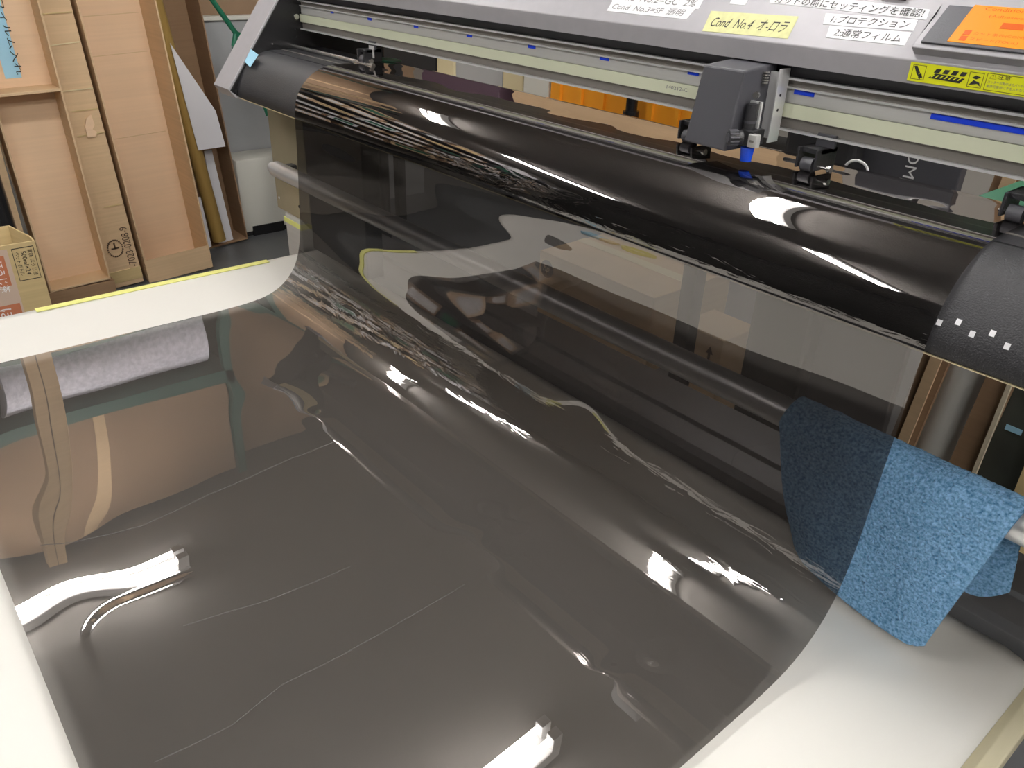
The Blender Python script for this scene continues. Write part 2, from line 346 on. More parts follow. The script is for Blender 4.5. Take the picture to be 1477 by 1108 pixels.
# ================================================================== FILM
FX0, FX1 = -1.453, -0.244
PATH = [(0.012, -0.648), (0.05, -0.650), (0.12, -0.6515), (0.25, -0.653), (0.40, -0.6535), (0.50, -0.653), (0.55, -0.6515), (0.598, -0.6445), (0.634, -0.627), (0.660, -0.598),
        (0.6745, -0.560), (0.6815, -0.52), (0.6850, -0.47), (0.6882, -0.42), (0.6910, -0.37), (0.6930, -0.325), (0.6938, -0.302), (0.6968, -0.282), (0.703, -0.266), (0.7115, -0.2525), (0.727, -0.2375), (0.7465, -0.2255),
        (0.768, -0.2185), (0.79, -0.2170), (0.83, -0.2165), (0.88, -0.2170), (0.915, -0.2185), (0.932, -0.226), (0.942, -0.245), (0.946, -0.30), (0.948, -0.42)]
def smooth_path(P, n):
    P = [Vector((0, y, z)) for y, z in P]; out = []
    m = len(P)
    seglen = [(P[i+1]-P[i]).length for i in range(m-1)]; tot = sum(seglen); cum = [0]
    for s_ in seglen: cum.append(cum[-1]+s_)
    # finite difference tangents (non-uniform)
    T = []
    for i in range(m):
        if i == 0: T.append((P[1]-P[0])/seglen[0])
        elif i == m-1: T.append((P[-1]-P[-2])/seglen[-1])
        else:
            a = (P[i]-P[i-1])/seglen[i-1]; b = (P[i+1]-P[i])/seglen[i]
            T.append((a*seglen[i]+b*seglen[i-1])/(seglen[i]+seglen[i-1]))
    for k in range(n):
        s_ = tot*k/(n-1); i = 0
        while i < m-2 and cum[i+1] < s_: i += 1
        h = seglen[i]; u = (s_-cum[i])/h
        h00 = 2*u**3-3*u*u+1; h10 = u**3-2*u*u+u; h01 = -2*u**3+3*u*u; h11 = u**3-u*u
        out.append(P[i]*h00+T[i]*h10*h+P[i+1]*h01+T[i+1]*h11*h)
    # extra smoothing
    for it in range(10):
        q = out[:]
        for k in range(1, n-1): q[k] = (out[k-1]+out[k]*2+out[k+1])/4
        out = q
    return out
NP = 400; NXF = 400
SP = smooth_path(PATH, NP)
TN = [(SP[min(i+1, NP-1)]-SP[max(i-1, 0)]).normalized() for i in range(NP)]
NR = [Vector((0, -t_.z, t_.y)) for t_ in TN]          # points up on the table, toward the room when hanging
def sstep(a, b, x): x = min(1, max(0, (x-a)/(b-a))); return x*x*(3-2*x)
def gauss(x, y, cx, cy, sx, sy, a): return a*math.exp(-((x-cx)/sx)**2-((y-cy)/sy)**2)
def film_pt(u, v):
    k = v*(NP-1); i = min(NP-1, int(round(k))); p = SP[i]; n = NR[i]; x = FX0+u*(FX1-FX0)
    y, z = p.y, p.z
    d = 0.0
    ont = 1-sstep(0.56, 0.63, y)                           # on the table
    hang = sstep(-0.63, -0.58, z)*(1-sstep(-0.36, -0.32, z))  # hanging
    d += ont*(0.0013*noise.noise(Vector((x*2.3+1, y*3.1, 2)))+0.0003*noise.noise(Vector((x*6, y*7, 5)))+0.0010)
    d += ont*gauss(x, y, -0.86, 0.07, 0.12, 0.05, 0.0022)   # low blister beside the front end
    d += ont*gauss(x, y, -0.62, 0.50, 0.035, 0.045, 0.0016)  # dimple
    d += ont*gauss(x, y, -1.10, 0.46, 0.05, 0.05, 0.0010)
    for bx_, by_, sx_, sy_, am in ((-.575, .475, .022, .016, .0016), (-.60, .545, .014, .022, -.0014), (-.36, .455, .012, .018, .0011), (-.345, .512, .016, .016, -.0010), (-.99, .455, .02, .014, .0010)):
        d += ont*gauss(x, y, bx_, by_, sx_, sy_, am)
    if y > 0.78 and z > -0.23: d += 0.0007*noise.noise(Vector((x*9, y*14, 4)))*sstep(.78, .83, y)
    d += hang*(0.0030*noise.noise(Vector((x*2.1, z*2.6, 9)))+0.0006*noise.noise(Vector((x*7, z*5, 3))))
    d += hang*gauss(x, z, -0.62, -0.52, 0.05, 0.045, -0.005)
    ap = sstep(-0.30, -0.27, z)*(1-sstep(0.75, 0.77, y))
    d += ap*0.0003*noise.noise(Vector((x*5, z*8, 1)))
    if y < 0.30 and x < -0.40:                              # rounded outline of a lower layer under the film
        ax = max(0, (-0.762+0.05)-x); ay = max(0, (0.056+0.05)-y); inside = 0.05-math.hypot(ax, ay)
        d += 0.0011*sstep(-0.008, 0.008, inside)*(1-sstep(0.11, 0.28, y))*(1-sstep(-0.66, -0.42, x))
    # the lifted corner of the front end
    if y < 0.1: d += 0.003*(1-y/0.1)**2*(0.5+0.5*math.sin(x*6+1))
    return (x, y+n.y*d, Z+z+n.z*d+0.0006)
film = grid_obj('window_film', NXF, NP, film_pt, 'film')
tag(film, 'dark glossy tinted film hanging out of the plotter and spread over the table', 'film')
def on_film(px, py):
    p = at_z(px, py, TZ+.006); v = min(range(NP), key=lambda k: abs(SP[k].y-p.y)+(10 if SP[k].z > -.6 else 0)); q = film_pt((p.x-FX0)/(FX1-FX0), v/(NP-1))
    return Vector((p.x, p.y, q[2]+.0003))
for line in (((224, 1104), (333, 1050), (405, 990), (500, 942), (600, 885), (680, 838)), ((265, 905), (400, 862), (520, 812)), ((60, 792), (110, 786), (205, 760), (300, 715), (420, 662), (500, 632))):
    pts = []
    for (a0, b0), (a1, b1) in zip(line, line[1:]):
        for k in range(8): pts.append(on_film(a0+(a1-a0)*k/8, b0+(b1-b0)*k/8+.4*math.sin(a0+k)))
    MB().tube(pts, .00028, 4).build('cut_line', 'cut_edge', film)
# ================================================================== PLOTTER
PL = thing('cutting_plotter', 'wide roll cutting plotter with silver hood, black apron and orange screen', 'plotter', (-0.85, 0.85, 0))
def part(mb, name, m, parent=PL, smooth=False, bevel=0.0, label=None):
    o = mb.build(name, m, parent, smooth=smooth, bevel=bevel)
    if label: o['label'] = label
    return o
X0, X1 = -1.72, 0.16
def zz(pts): return [(y, Z+z) for y, z in pts]
AP = [(0.7745, -0.2205), (0.765, -0.2215), (0.7505, -0.2262), (0.738, -0.233), (0.729, -0.2405), (0.7205, -0.2492), (0.7145, -0.2573), (0.7080, -0.2685), (0.7025, -0.2795), (0.6985, -0.291), (0.6975, -0.3005)]
apr = part(MB().prof(zz(AP+[(0.6995, -0.3085), (0.704, -0.3095), (0.76, -0.3095), (0.7745, -0.25)]), X0, X1), 'front_apron', 'black_plastic', smooth=True)
part(MB().prof(zz([(0.6975, -0.3095), (0.704, -0.3115), (0.72, -0.3115), (0.72, -0.3097)]), X0, X1), 'apron_lit_edge', 'cream_card')  # cream colour stands in for light catching the apron's bottom edge
part(MB().prof(zz([(0.7765, -0.2195), (0.905, -0.2195), (0.925, -0.228), (0.935, -0.25), (0.935, -0.33), (0.7765, -0.33)]), X0, X1), 'platen', 'black_plastic')
part(MB().b2((X0, 0.8065, Z-0.2196), (X1, 0.8095, Z-0.2186)), 'cutting_mat_strip', 'alu_dull')
part(MB().b2((X0, 0.775, Z-0.24), (X1, 0.7768, Z-0.2205)), 'groove', 'black_matt')
# grit roller and shaft running along the back of the platen at the bare left end
part(MB().cyl((X0, 0.838, Z-0.2155), (-1.40, 0.838, Z-0.2155), 0.0045, seg=12), 'feed_shaft', 'steel', smooth=True)
# chassis under the platen
part(MB().b2((X0, 0.785, Z-0.343), (X1, 0.93, Z-0.331)), 'chassis', 'black_matt')
# left and right side covers (thick frame with a sloping silver front edge)
def side(x0, x1, name='side_cover', lab=None):
    yz = [(0.6815, -0.294), (0.992, 0.118), (1.06, 0.118), (1.06, -0.33), (0.78, -0.33), (0.70, -0.3075)]
    o = part(MB().prof(zz(yz), x0, x1), name, 'black_gloss', bevel=0.0015); return o
side(-1.795, X0)
side(X1, X1+0.075)
for xa, xb in ((-1.800, X0-0.001), (X1+0.001, X1+0.08)):
    yz = [(0.6785, -0.292), (0.989, 0.120), (0.994, 0.117), (0.6835, -0.2955)]
    part(MB().prof(zz(yz), xa, xb), 'side_trim', 'silver_paint', bevel=0.0008)
part(MB().prof(zz([(0.6785, -0.292), (0.6835, -0.2955), (0.700, -0.3085), (0.694, -0.311)]), -1.800, X0-0.001), 'side_trim_foot', 'silver_paint')
# hood
TH = math.radians(53.1); HP = Vector((0, 0.8357, Z-0.0886)); HS = Vector((0, math.cos(TH), math.sin(TH))); HN = Vector((0, -math.sin(TH), math.cos(TH)))
def on_hood(px, py, off=0.0):
    d = ray(px, py); p0 = HP+HN*off; return CAM+d*((p0-CAM).dot(HN)/d.dot(HN))
def hpt(x, s, off=0.0): return Vector((x, 0, 0))+HP+HS*s+HN*off
yz = [(0.8357, -0.0886), (0.8357+0.24*HS.y, -0.0886+0.24*HS.z), (1.04, 0.118), (1.04, 0.10), (0.90, -0.085), (0.868, -0.1105), (0.8357, -0.1095)]
part(MB().prof(zz(yz), X0+0.0005, X1-0.0005), 'hood', 'silver_paint', bevel=0.0012)
part(MB().prof(zz([(0.8355, -0.0915), (0.8355, -0.1097), (0.8375, -0.1097), (0.8375, -0.0915)]), X0+0.001, X1-0.001), 'hood_front_lip', 'silver_paint')
part(MB().prof(zz([(0.860, -0.1112), (0.862, -0.124), (0.93, -0.124), (0.93, -0.09)]), X0+0.001, X1-0.001), 'hood_inner_panel', 'charcoal')
# Y rail (aluminium extrusion)
RY = 0.857
part(MB().b2((X0+.002, RY+0.003, Z-0.181), (X1-.002, 0.955, Z-0.1245), bev=0.0008), 'rail_beam', 'alu')
part(MB().b2((X0+.002, RY-0.006, Z-0.1262), (X1-.002, RY+0.004, Z-0.1238)), 'rail_lip', 'alu_bright')
part(MB().b2((X0+.002, RY+0.0015, Z-0.1340), (X1-.002, RY+0.004, Z-0.1264)), 'rail_channel', 'alu_dull')
part(MB().b2((X0+.002, RY-0.003, Z-0.1356), (X1-.002, RY+0.004, Z-0.1338)), 'rail_lip', 'alu_bright')
part(MB().b2((X0+.002, RY+0.0005, Z-0.151), (X1-.002, RY+0.004, Z-0.1358)), 'rail_face', 'alu')
part(MB().b2((X0-.012, RY-0.0025, Z-0.1665), (X1-.002, RY-0.0005, Z-0.1515)), 'cutter_rail_strip', 'cream_strip')
part(MB().b2((X0+.002, RY+0.0015, Z-0.1785), (X1-.002, RY+0.004, Z-0.1667)), 'rail_channel', 'alu_dull')
part(MB().b2((X0+.002, RY-0.005, Z-0.1812), (X1-.002, RY+0.004, Z-0.1790)), 'rail_lip', 'alu_bright')
# tiny print on the cream strip
lettering('strip_print', '140212-C', at_y(962, 124, RY-.0026)-Vector((0, 0, .0028)), (1, 0, 0), (0, 0, 1), 0.034, 0.0042, 'ink_grey', PL)
# blue position markers
for i, a in enumerate([(479, 17, .011), (533, 27, .013), (600, 38, .013), (677, 51, .014), (767, 67, .016), (872, 84, .017), (1000, 105, .017), (1160, 134, .025)]):
    p = at_y(a[0], a[1], RY); MB().b2((p.x-a[2]/2, RY-0.0006, p.z-0.0027), (p.x+a[2]/2, RY+0.0005, p.z+0.0027)).build('position_mark', 'blue', PL)
p = at_y(1343, 167, RY); MB().b2((p.x, RY-0.0006, p.z-0.0027), (p.x+0.33, RY+0.0005, p.z+0.0027)).build('position_mark', 'blue', PL)
# screws and holes on the inner left side cover
for (px, py, r) in [(427, 24, .0055), (438, 18, .003), (392, 63, .0016)]:
    d = ray(px, py); p = CAM+d*((X0+0.0005)/d.x); MB().cyl(p, p+Vector((0.003, 0, 0)), r, seg=14).build('screw', 'steel', PL, smooth=True)
for (px, py) in [(426, 42), (428, 53), (436, 36)]:
    p = at_x(px, py, X0+.0003); MB().cyl(p, p+Vector((0.0006, 0, 0)), 0.0022, seg=12).build('screw_hole', 'black_matt', PL)
# apron marks (white registration stickers) - found by meeting the apron's curve
def on_apron(px, py, pts=AP, lift=0.0):
    d = ray(px, py); best = None
    for (y0, z0), (y1, z1) in zip(pts, pts[1:]):
        n = Vector((0, -(z1-z0), (y1-y0))).normalized()
        p0 = Vector((0, y0, Z+z0)); tt = (p0-CAM).dot(n)/d.dot(n); p = CAM+d*tt
        lo, hi = min(y0, y1)-1e-4, max(y0, y1)+1e-4
        if lo <= p.y <= hi and min(z0, z1)-1e-4 <= p.z-Z <= max(z0, z1)+1e-4 and (best is None or tt < best[1]):
            if n.y > 0: n = -n
            best = (p, tt, n)
    return best
for a, b in [(1067, 555), (1160, 553), (1226, 611), (1325, 608), (1395, 670)]:
    r = on_apron(1037+a/3.357, 300+b/3.357)
    if r:
        p, _, n = r; ux = Vector((1, 0, 0)); uy = n.cross(ux)
        MB().slab([p+ux*i+uy*j for i, j in ((-.0022, -.0027), (.0022, -.0027), (.0022, .0027), (-.0022, .0027))], n, 0.0005).build('reference_sticker', 'label_white', PL)
# blue tape scrap on left trim
q = [at_y(px, py, 0.0)for px, py in []]
sd = Vector((0, 0.3105, 0.412)).normalized(); sn = Vector((0, -sd.z, sd.y))
def on_trim(px, py):
    p0 = Vector((0, 0.6785, Z-0.292)); d = ray(px, py); return CAM+d*((p0-CAM).dot(sn)/d.dot(sn))
MB().slab([on_trim(*q) for q in ((362, 71), (373, 79), (361, 97), (353, 89))], sn, 0.0006).build('blue_tape_scrap', 'lightblue', PL)
# ---- labels on the hood
def hood_label(name, corners, m, text=None, tm='ink', pad=(0.05, 0.16), shear=0.0, parts=None):
    P = [on_hood(*c) for c in corners]            # bl, br, tr, tl
    o = MB().slab(P, HN, 0.0004).build(name, m, PL)
    if text:
        ux = (P[1]-P[0]); w = ux.length; ux.normalize(); uy = HN.cross(ux).normalized(); h = (P[3]-P[0]).dot(uy)
        org = P[0]+ux*(w*pad[0])+uy*(h*pad[1])
        lettering('lettering', text, org, ux, uy, w*(1-2*pad[0]), h*(1-2*pad[1]), tm, o, lift=0.0006, shear=shear)
    return o
hood_label('printed_label', [(875, 16), (990, 28), (1004, 12), (884, 1)], 'label_white', 'Cond  No.3=SF  透明', 'ink_grey', (0.05, .2), 0.25)
P0h = hpt(-0.8105, 0.0292, 0.0004)
o = MB().slab([hpt(-0.8105, 0.0292), hpt(-0.667, 0.0300), hpt(-0.667, 0.0445), hpt(-0.8105, 0.0437)], HN, 0.0004).build('printed_label', 'label_white', PL)
lettering('lettering', 'Cond  No.2=GC  2%', hpt(-0.806, 0.0318), (1, 0, 0), HS, 0.132, 0.0092, 'ink_grey', o, lift=0.0006, shear=0.25)
hood_label('handwritten_label', [(1013, 45), (1136, 56), (1152, 24), (1026, 16)], 'note_yellow', 'Cond  No.4  オ-ロラ', 'ink', (0.06, .24), 0.35)
o = hood_label('printed_label', [(1110, 4), (1336, 29), (1342, 14), (1112, -14)], 'label_white', None)
lettering('lettering', 'カットの前にセッティングを確認!', hpt(-0.570, 0.0465), Vector((1, 0, 0))*0.17-HS*0.0022, HS, 0.170, 0.0095, 'ink', o, lift=0.0008)
hood_label('printed_label', [(1187, 35), (1318, 45), (1324, 29), (1191, 19)], 'label_white', '1:プロテクション', 'ink', (0.07, .15), 0.1)
hood_label('printed_label', [(1191, 54), (1305, 66), (1315, 47), (1197, 37)], 'label_white', '2:通常フィルム', 'ink', (0.08, .15), 0.1)
MB().slab([hpt(-0.628, 0.0405), hpt(-0.606, 0.0405), hpt(-0.606, 0.053), hpt(-0.628, 0.053)], HN, 0.0004).build('blank_label', 'label_white', PL)
# ---- warning label on the hood's front lip / edge
def on_lip(px, py):
    a = Vector((0, 0.8354, Z-0.0886)); b = Vector((0, 0.8354, Z-0.1097)); s = (b-a).normalized(); n = Vector((0, s.z, -s.y)); n = -n if n.y > 0 else n
    d = ray(px, py); return CAM+d*((a+n*0.0006-CAM).dot(n)/d.dot(n)), n, s
n = on_lip(1310, 92)[1]; ls = -on_lip(1310, 92)[2]
C4 = [on_lip(*c)[0] for c in ((1308, 116), (1310, 93))]
xa = C4[0].x; zt = 0.0030
def lip_pt(x, v, lift=0.0007):   # v: 0 bottom..1 top of the lip face
    a = Vector((x, 0.8354, Z-0.1097)); b = Vector((x, 0.8354, Z-0.0886)); return a+(b-a)*v+n*lift
o = MB().slab([lip_pt(xa, 0.12), lip_pt(xa+0.21, 0.12), lip_pt(xa+0.21, 0.93), lip_pt(xa, 0.93)], n, 0.0003).build('warning_label', 'warn_yellow', PL)
def lip_box(x0, x1, v0, v1, m='ink', nm='pictogram', lift=0.0011):
    return MB().slab([lip_pt(x0, v0, lift), lip_pt(x1, v0, lift), lip_pt(x1, v1, lift), lip_pt(x0, v1, lift)], n, 0.0001).build(nm, m, o)
def lip_frame(x0, x1, v0, v1):
    mb = MB(); th = 0.0004; e = 0.02
    for a, b, c, d in ((x0, x1, v0, v0+e), (x0, x1, v1-e, v1), (x0, x0+th, v0, v1), (x1-th, x1, v0, v1)):
        mb.slab([lip_pt(a, c, .0011), lip_pt(b, c, .0011), lip_pt(b, d, .0011), lip_pt(a, d, .0011)], n, 0.0001)
    return mb.build('label_frame', 'ink', o)
lip_frame(xa+.003, xa+.016, .22, .84); lip_frame(xa+.057, xa+.070, .22, .84); lip_frame(xa+.0725, xa+.126, .18, .88); lip_frame(xa+.1275, xa+.195, .18, .88)
mb = MB()   # hand pictogram
def lquad(mb, pts, lift=0.0012): mb.slab([lip_pt(xa+x, v, lift) for x, v in pts], n, 0.0001)
lquad(mb, [(.004, .78), (.007, .80), (.0115, .50), (.0085, .42)]); lquad(mb, [(.0085, .42), (.0125, .50), (.0145, .32), (.0132, .30)]); lquad(mb, [(.010, .34), (.012, .46), (.0125, .25), (.0118, .25)])
mb.build('pictogram', 'ink', o)
mb = MB()
lquad(mb, [(.020, .36), (.050, .30), (.054, .52), (.026, .58)]); mb.build('pictogram', 'ink', o)
mb = MB()
for k in range(4): lquad(mb, [(.024+.008*k, .60), (.029+.008*k, .60), (.031+.008*k, .78), (.026+.008*k, .78)])
mb.build('pictogram', 'ink', o)
mb = MB()
for k in range(7): lquad(mb, [(.022+.0042*k, .40), (.0235+.0042*k, .40), (.026+.0042*k, .52), (.0245+.0042*k, .52)], .0014)
mb.build('pictogram_detail', 'warn_yellow', o)
mb = MB()
lquad(mb, [(.0585, .30), (.062, .52), (.0675, .44), (.069, .28), (.066, .38), (.0625, .34)]); lquad(mb, [(.060, .60), (.063, .72), (.068, .66), (.064, .56)])
mb.build('pictogram', 'ink', o)
lettering('lettering', '⚠注意', lip_pt(xa+.075, .66), (1, 0, 0), ls, .018, .0048, 'ink', o, lift=.0005)
lettering('lettering', 'カッター可動中はカバーや、キャリッジに', lip_pt(xa+.0745, .47), (1, 0, 0), ls, .049, .0026, 'ink_grey', o, lift=.0005)
lettering('lettering', '動作可能時に手を入れないでください。', lip_pt(xa+.0745, .30), (1, 0, 0), ls, .049, .0026, 'ink_grey', o, lift=.0005)
lettering('lettering', '⚠注意', lip_pt(xa+.130, .66), (1, 0, 0), ls, .018, .0048, 'ink', o, lift=.0005)
lettering('lettering', '取扱説明書をよく読んで', lip_pt(xa+.130, .40), (1, 0, 0), ls, .040, .0026, 'ink_grey', o, lift=.0005)
# ---- control panel
CPx0 = -0.3885; CPx1 = -0.07
TD = math.radians(38); DS = Vector((0, math.cos(TD), math.sin(TD))); DN = Vector((0, -math.sin(TD), math.cos(TD)))
lipb = hpt(0, 0.0065); fr = lipb+HN*0.016+Vector((0, 0, 0.0)); frt = fr+Vector((0, -0.001, 0.004))
def yzof(v): return (v.y, v.z)
far = hpt(0, 0.16); top = frt+DS*0.135
o = MB().prof([yzof(lipb-HN*.004), yzof(lipb+HN*.011), yzof(lipb+HN*.011+HS*.004), yzof(lipb+HN*.011+HS*.004+DS*.14), yzof(far-HN*.02)], CPx0, CPx1).build('control_panel', 'silver_paint', PL, bevel=0.001)
cp = o
b0 = lipb+HN*.0112+HS*.004
def dpt(x, s, l=0.0): return Vector((x, 0, 0))+b0+DS*s+DN*l
MB().slab([dpt(CPx0+.007, .001), dpt(CPx1-.004, .001), dpt(CPx1-.004, .135), dpt(CPx0+.007, .135)], DN, 0.0022).build('bezel', 'charcoal', cp, bevel=.0006)
def on_disp(px, py, l=0.0025):
    d = ray(px, py); return CAM+d*((b0+DN*l-CAM).dot(DN)/d.dot(DN))
sbl = on_disp(1365, 59); stl = on_disp(1411, 3); sx0 = (sbl.x+stl.x)/2; s0 = (sbl-b0).dot(DS); s1 = (stl-b0).dot(DS)
scr = MB().slab([dpt(sx0, s0, .0022), dpt(sx0+.13, s0, .0022), dpt(sx0+.13, s1+.004, .0022), dpt(sx0, s1+.004, .0022)], DN, 0.0006).build('screen', 'screen', cp)
hs = (s1-s0)
def stext(tx, x, v, w, h): lettering('screen_text', tx, dpt(sx0+x, s0+hs*v, .0029), (1, 0, 0), DS, w, h, 'screen_ink', scr if False else cp, lift=.0003)
stext('Condition No.1', .012, .80, .055, .0045); stext('(Adhesive film)', .020, .62, .046, .0042)
stext('カット条件(COND)', .018, .19, .048, .0042); stext('スピード(TOOL)', .018, .05, .042, .0042)
MB().slab([dpt(sx0+.036, s0+hs*.40, .0029), dpt(sx0+.056, s0+hs*.40, .0029), dpt(sx0+.056, s0+hs*.54, .0029), dpt(sx0+.036, s0+hs*.54, .0029)], DN, .0003).build('screen_key', 'screen_ink', cp)
for k in (0, 1): MB().slab([dpt(sx0+.009, s0+hs*(.04+.14*k), .0029), dpt(sx0+.015, s0+hs*(.04+.14*k), .0029), dpt(sx0+.015, s0+hs*(.15+.14*k), .0029), dpt(sx0+.009, s0+hs*(.15+.14*k), .0029)], DN, .0003).build('screen_key', 'screen_ink', cp)
# dark notch at the top of the hood, seen at the frame's upper edge
MB().slab([hpt(-0.452, 0.0620), hpt(-0.425, 0.0612), hpt(-0.425, 0.075), hpt(-0.452, 0.075)], HN, 0.004).build('cover_latch', 'black_gloss', PL)
# ---- carriage
car = MB().box((-0.572, 0.83, Z-0.150), (0.05, 0.06, 0.05)).build('carriage', 'black_matt', PL)
def Y(px, py, y): return at_y(px, py, y)
def shell(front_b, front_t, back_y, xb0, xb1, xt0, xt1, name, m, parent):
    pass
# shell: front face slopes out towards the bottom
yb, zb, yt, ztp = 0.775, Z-0.2000, 0.7885, Z-0.1150
xl, xr = -0.6014, -0.5420
mb = MB(); bm = mb.bm
V = [bm.verts.new(c) for c in [(xl, yb, zb+.001), (xr, yb, zb), (xr, yt, ztp), (xl+.003, yt, ztp), (xl, .845, zb+.001), (xr, .812, zb), (xr, .850, ztp+.0045), (xl+.003, .850, ztp+.0045), (xr, .850, zb+.02), (xl, .850, zb+.02)]]
for f in [(0, 1, 2, 3), (3, 2, 6, 7), (0, 3, 7, 9, 4), (1, 5, 8, 6, 2), (0, 4, 5, 1), (4, 9, 8, 5), (9, 7, 6, 8)]: bm.faces.new([V[i] for i in f])
mb.build('carriage_cover', 'charcoal', car, bevel=0.0022)
# bracket plate right of the cover
MB().b2((-0.528, 0.832, Z-0.194), (-0.5262, 0.852, Z-0.114), bev=.0004).build('bracket_plate', 'alu_bright', car)
MB().b2((-0.545, 0.838, Z-0.190), (-0.528, 0.841, Z-0.118), bev=.0004).build('bracket_plate', 'alu_bright', car)
for zc in (0.142, 0.158): MB().cyl((-0.5262, 0.840, Z-zc), (-0.5258, 0.840, Z-zc), .0016, seg=12).build('screw_hole', 'black_matt', car)
# return spring (stack of rings), screw, black holder tube, clamp, knob, blade cap
p = Y(1103, 112, .826)
for k in range(5): MB().cyl(p+Vector((0, 0, -.006+k*.0028)), p+Vector((0, 0, -.0044+k*.0028)), .0052 if k % 2 else .0046, seg=16).build('spring_coil', 'steel', car, smooth=True)
p = Y(1092, 137, .806); MB().cyl(p, p+Vector((0.001, -.004, 0)), .0036, seg=16).build('screw', 'steel', car, smooth=True)
p = Y(1096, 147, .808); MB().cyl(p, p+Vector((0, 0, -.02)), .0009, seg=8).build('spring_wire', 'steel', car)
p = Y(1086, 150, .800); q2 = Y(1084, 186, .800); q2 = Vector((p.x, p.y, q2.z))
MB().cyl(q2, p, .0066, seg=20).build('tool_holder', 'black_plastic', car, smooth=True)
MB().cyl(q2+Vector((0, 0, .006)), q2+Vector((0, 0, .0085)), .0072, seg=20).build('holder_ring', 'charcoal', car, smooth=True)
MB().b2((p.x-.016, .808, p.z-.028), (p.x+.006, .811, p.z+.002), bev=.0004).build('mounting_plate', 'alu_bright', car)
p = Y(1084, 199, .797); MB().b2((p.x-.012, .791, p.z-.0085), (p.x+.004, .815, p.z+.0085), bev=.001).build('clamp_block', 'black_plastic', car)
MB().b2((p.x+.001, .7885, p.z-.0085), (p.x+.012, .797, p.z+.0055), bev=.0008).build('clamp_plate', 'alu', car)
MB().b2((p.x+.004, .7878, p.z-.003), (p.x+.009, .7886, p.z-.0005)).build('clamp_slot', 'alu_dull', car)
p = Y(1052, 199, .770); kd = Vector((-.55, -.80, -.05)).normalized()
MB().cyl(p-kd*.014, p+kd*.001, .0076, seg=22).build('clamp_knob', 'black_plastic', car, smooth=True)
for k in range(12):
    a = k*math.tau/12; e1 = kd.orthogonal().normalized(); e2 = kd.cross(e1); w = (e1*math.cos(a)+e2*math.sin(a))*.0079
    MB().cyl(p-kd*.009+w, p+kd*.001+w, .0011, seg=6).build('knob_rib', 'charcoal', car)
MB().cyl(p+kd*.001, p+kd*.0022, .0050, seg=18).build('knob_cap', 'charcoal', car, smooth=True)
pt = Y(1078, 212, .797); pb = Y(1075, 232, .797); pt = Vector((pb.x, pb.y, pt.z))
MB().cyl(pb, pt, .0062, .0078, seg=22).build('blade_cap', 'blue_plastic', car, smooth=True)
# pinch roller units
def pinch(x, z0=0.0, name='pinch_roller', plate=True, y=.842, flip=1):
    r = MB().b2((x-.017, y-.010, Z-.2125), (x-.014, y+.03, Z-.190), bev=.0008).build(name, 'black_plastic', PL)
    MB().b2((x+.006, y-.010, Z-.2125), (x+.009, y+.03, Z-.190), bev=.0008).build('fork_arm', 'black_plastic', r)
    MB().b2((x-.017, y-.004, Z-.196), (x+.009, y+.03, Z-.190), bev=.0008).build('fork_bridge', 'black_plastic', r)
    MB().cyl((x-.011, y-.002, Z-.2085), (x+.003, y-.002, Z-.2085), .0080, seg=22).build('roller', 'charcoal', r, smooth=True)
    MB().cyl((x-.020, y-.002, Z-.2085), (x+.020, y-.002, Z-.2085), .0016, seg=8).build('axle', 'steel', r, smooth=True)
    MB().cyl((x+.020, y-.002, Z-.2085), (x+.024, y-.002, Z-.2085), .0042, seg=14).build('axle_screw', 'steel', r, smooth=True)
    MB().b2((x-.009, y+.012, Z-.190), (x+.014, y+.016, Z-.176), bev=.0006).build('arm_plate', 'charcoal', r)
    return r
pinch(-0.470)
pinch(-0.640)
lp = pinch(Y(528, 82, .842).x)
x = Y(534, 60, .85).x; MB().prof(zz([(.851, -.184), (.853, -.184), (.853, -.205), (.851, -.205)]), x-.008, x+.008).build('roller_bracket', 'alu_bright', lp)
xr_ = Y(1468, 300, .842).x
pinch(xr_+.005)
# green reflection beside the left roller, modelled as a flat piece on the platen
mb = MB(); pc = at_z(563, 87, Z-.2155)
mb.slab([pc+Vector((0.030*math.cos(a)*(1 if math.cos(a) > 0 else 1.3), 0.018*math.sin(a), 0)) for a in [k*math.tau/16 for k in range(16)]], (0, 0, 1), .0012)
g = mb.build('green_reflection', 'green'); tag(g, 'small flat green piece standing in for a reflection on the black platen by the left roller', 'reflection')
# ---- stand
for x in (-1.745, 0.16):
    MB().b2((x-.035, .80, .06), (x+.045, .90, Z-.59 if x < 0 else Z-.34), bev=.003).build('stand_leg', 'alu', PL)
    MB().b2((x-.02, .55, .02), (x+.03, 1.15, .06), bev=.003).build('stand_foot', 'black_plastic', PL)
    for y in (.60, 1.10):
        MB().cyl((x-.012, y, .026), (x+.022, y, .026), .026, seg=18).build('caster', 'black_gloss', PL, smooth=True)
MB().b2((-1.785, .7985, Z-.612), (-1.695, .90, Z-.600)).build('yellow_tape', 'yellow_tape', PL)
mb = MB(); mb.b2((-1.815, .800, Z-.585), (-1.645, .803, Z-.332), bev=.0006)
sp = mb.build('side_plate', 'bronze', PL)
for px, py, r_ in ((403, 285, .003), (432, 298, .0035)):
    p = at_y(px, py, .7995); MB().cyl(p, p+Vector((0, -.0015, 0)), r_, seg=12).build('rivet', 'alu_bright' if px < 420 else 'black_matt', sp, smooth=True)
# inner back columns seen dark through the film
MB().b2((-1.643, .80, Z-.64), (-1.40, .84, Z-.332), bev=.002).build('stand_column', 'black_plastic', PL)
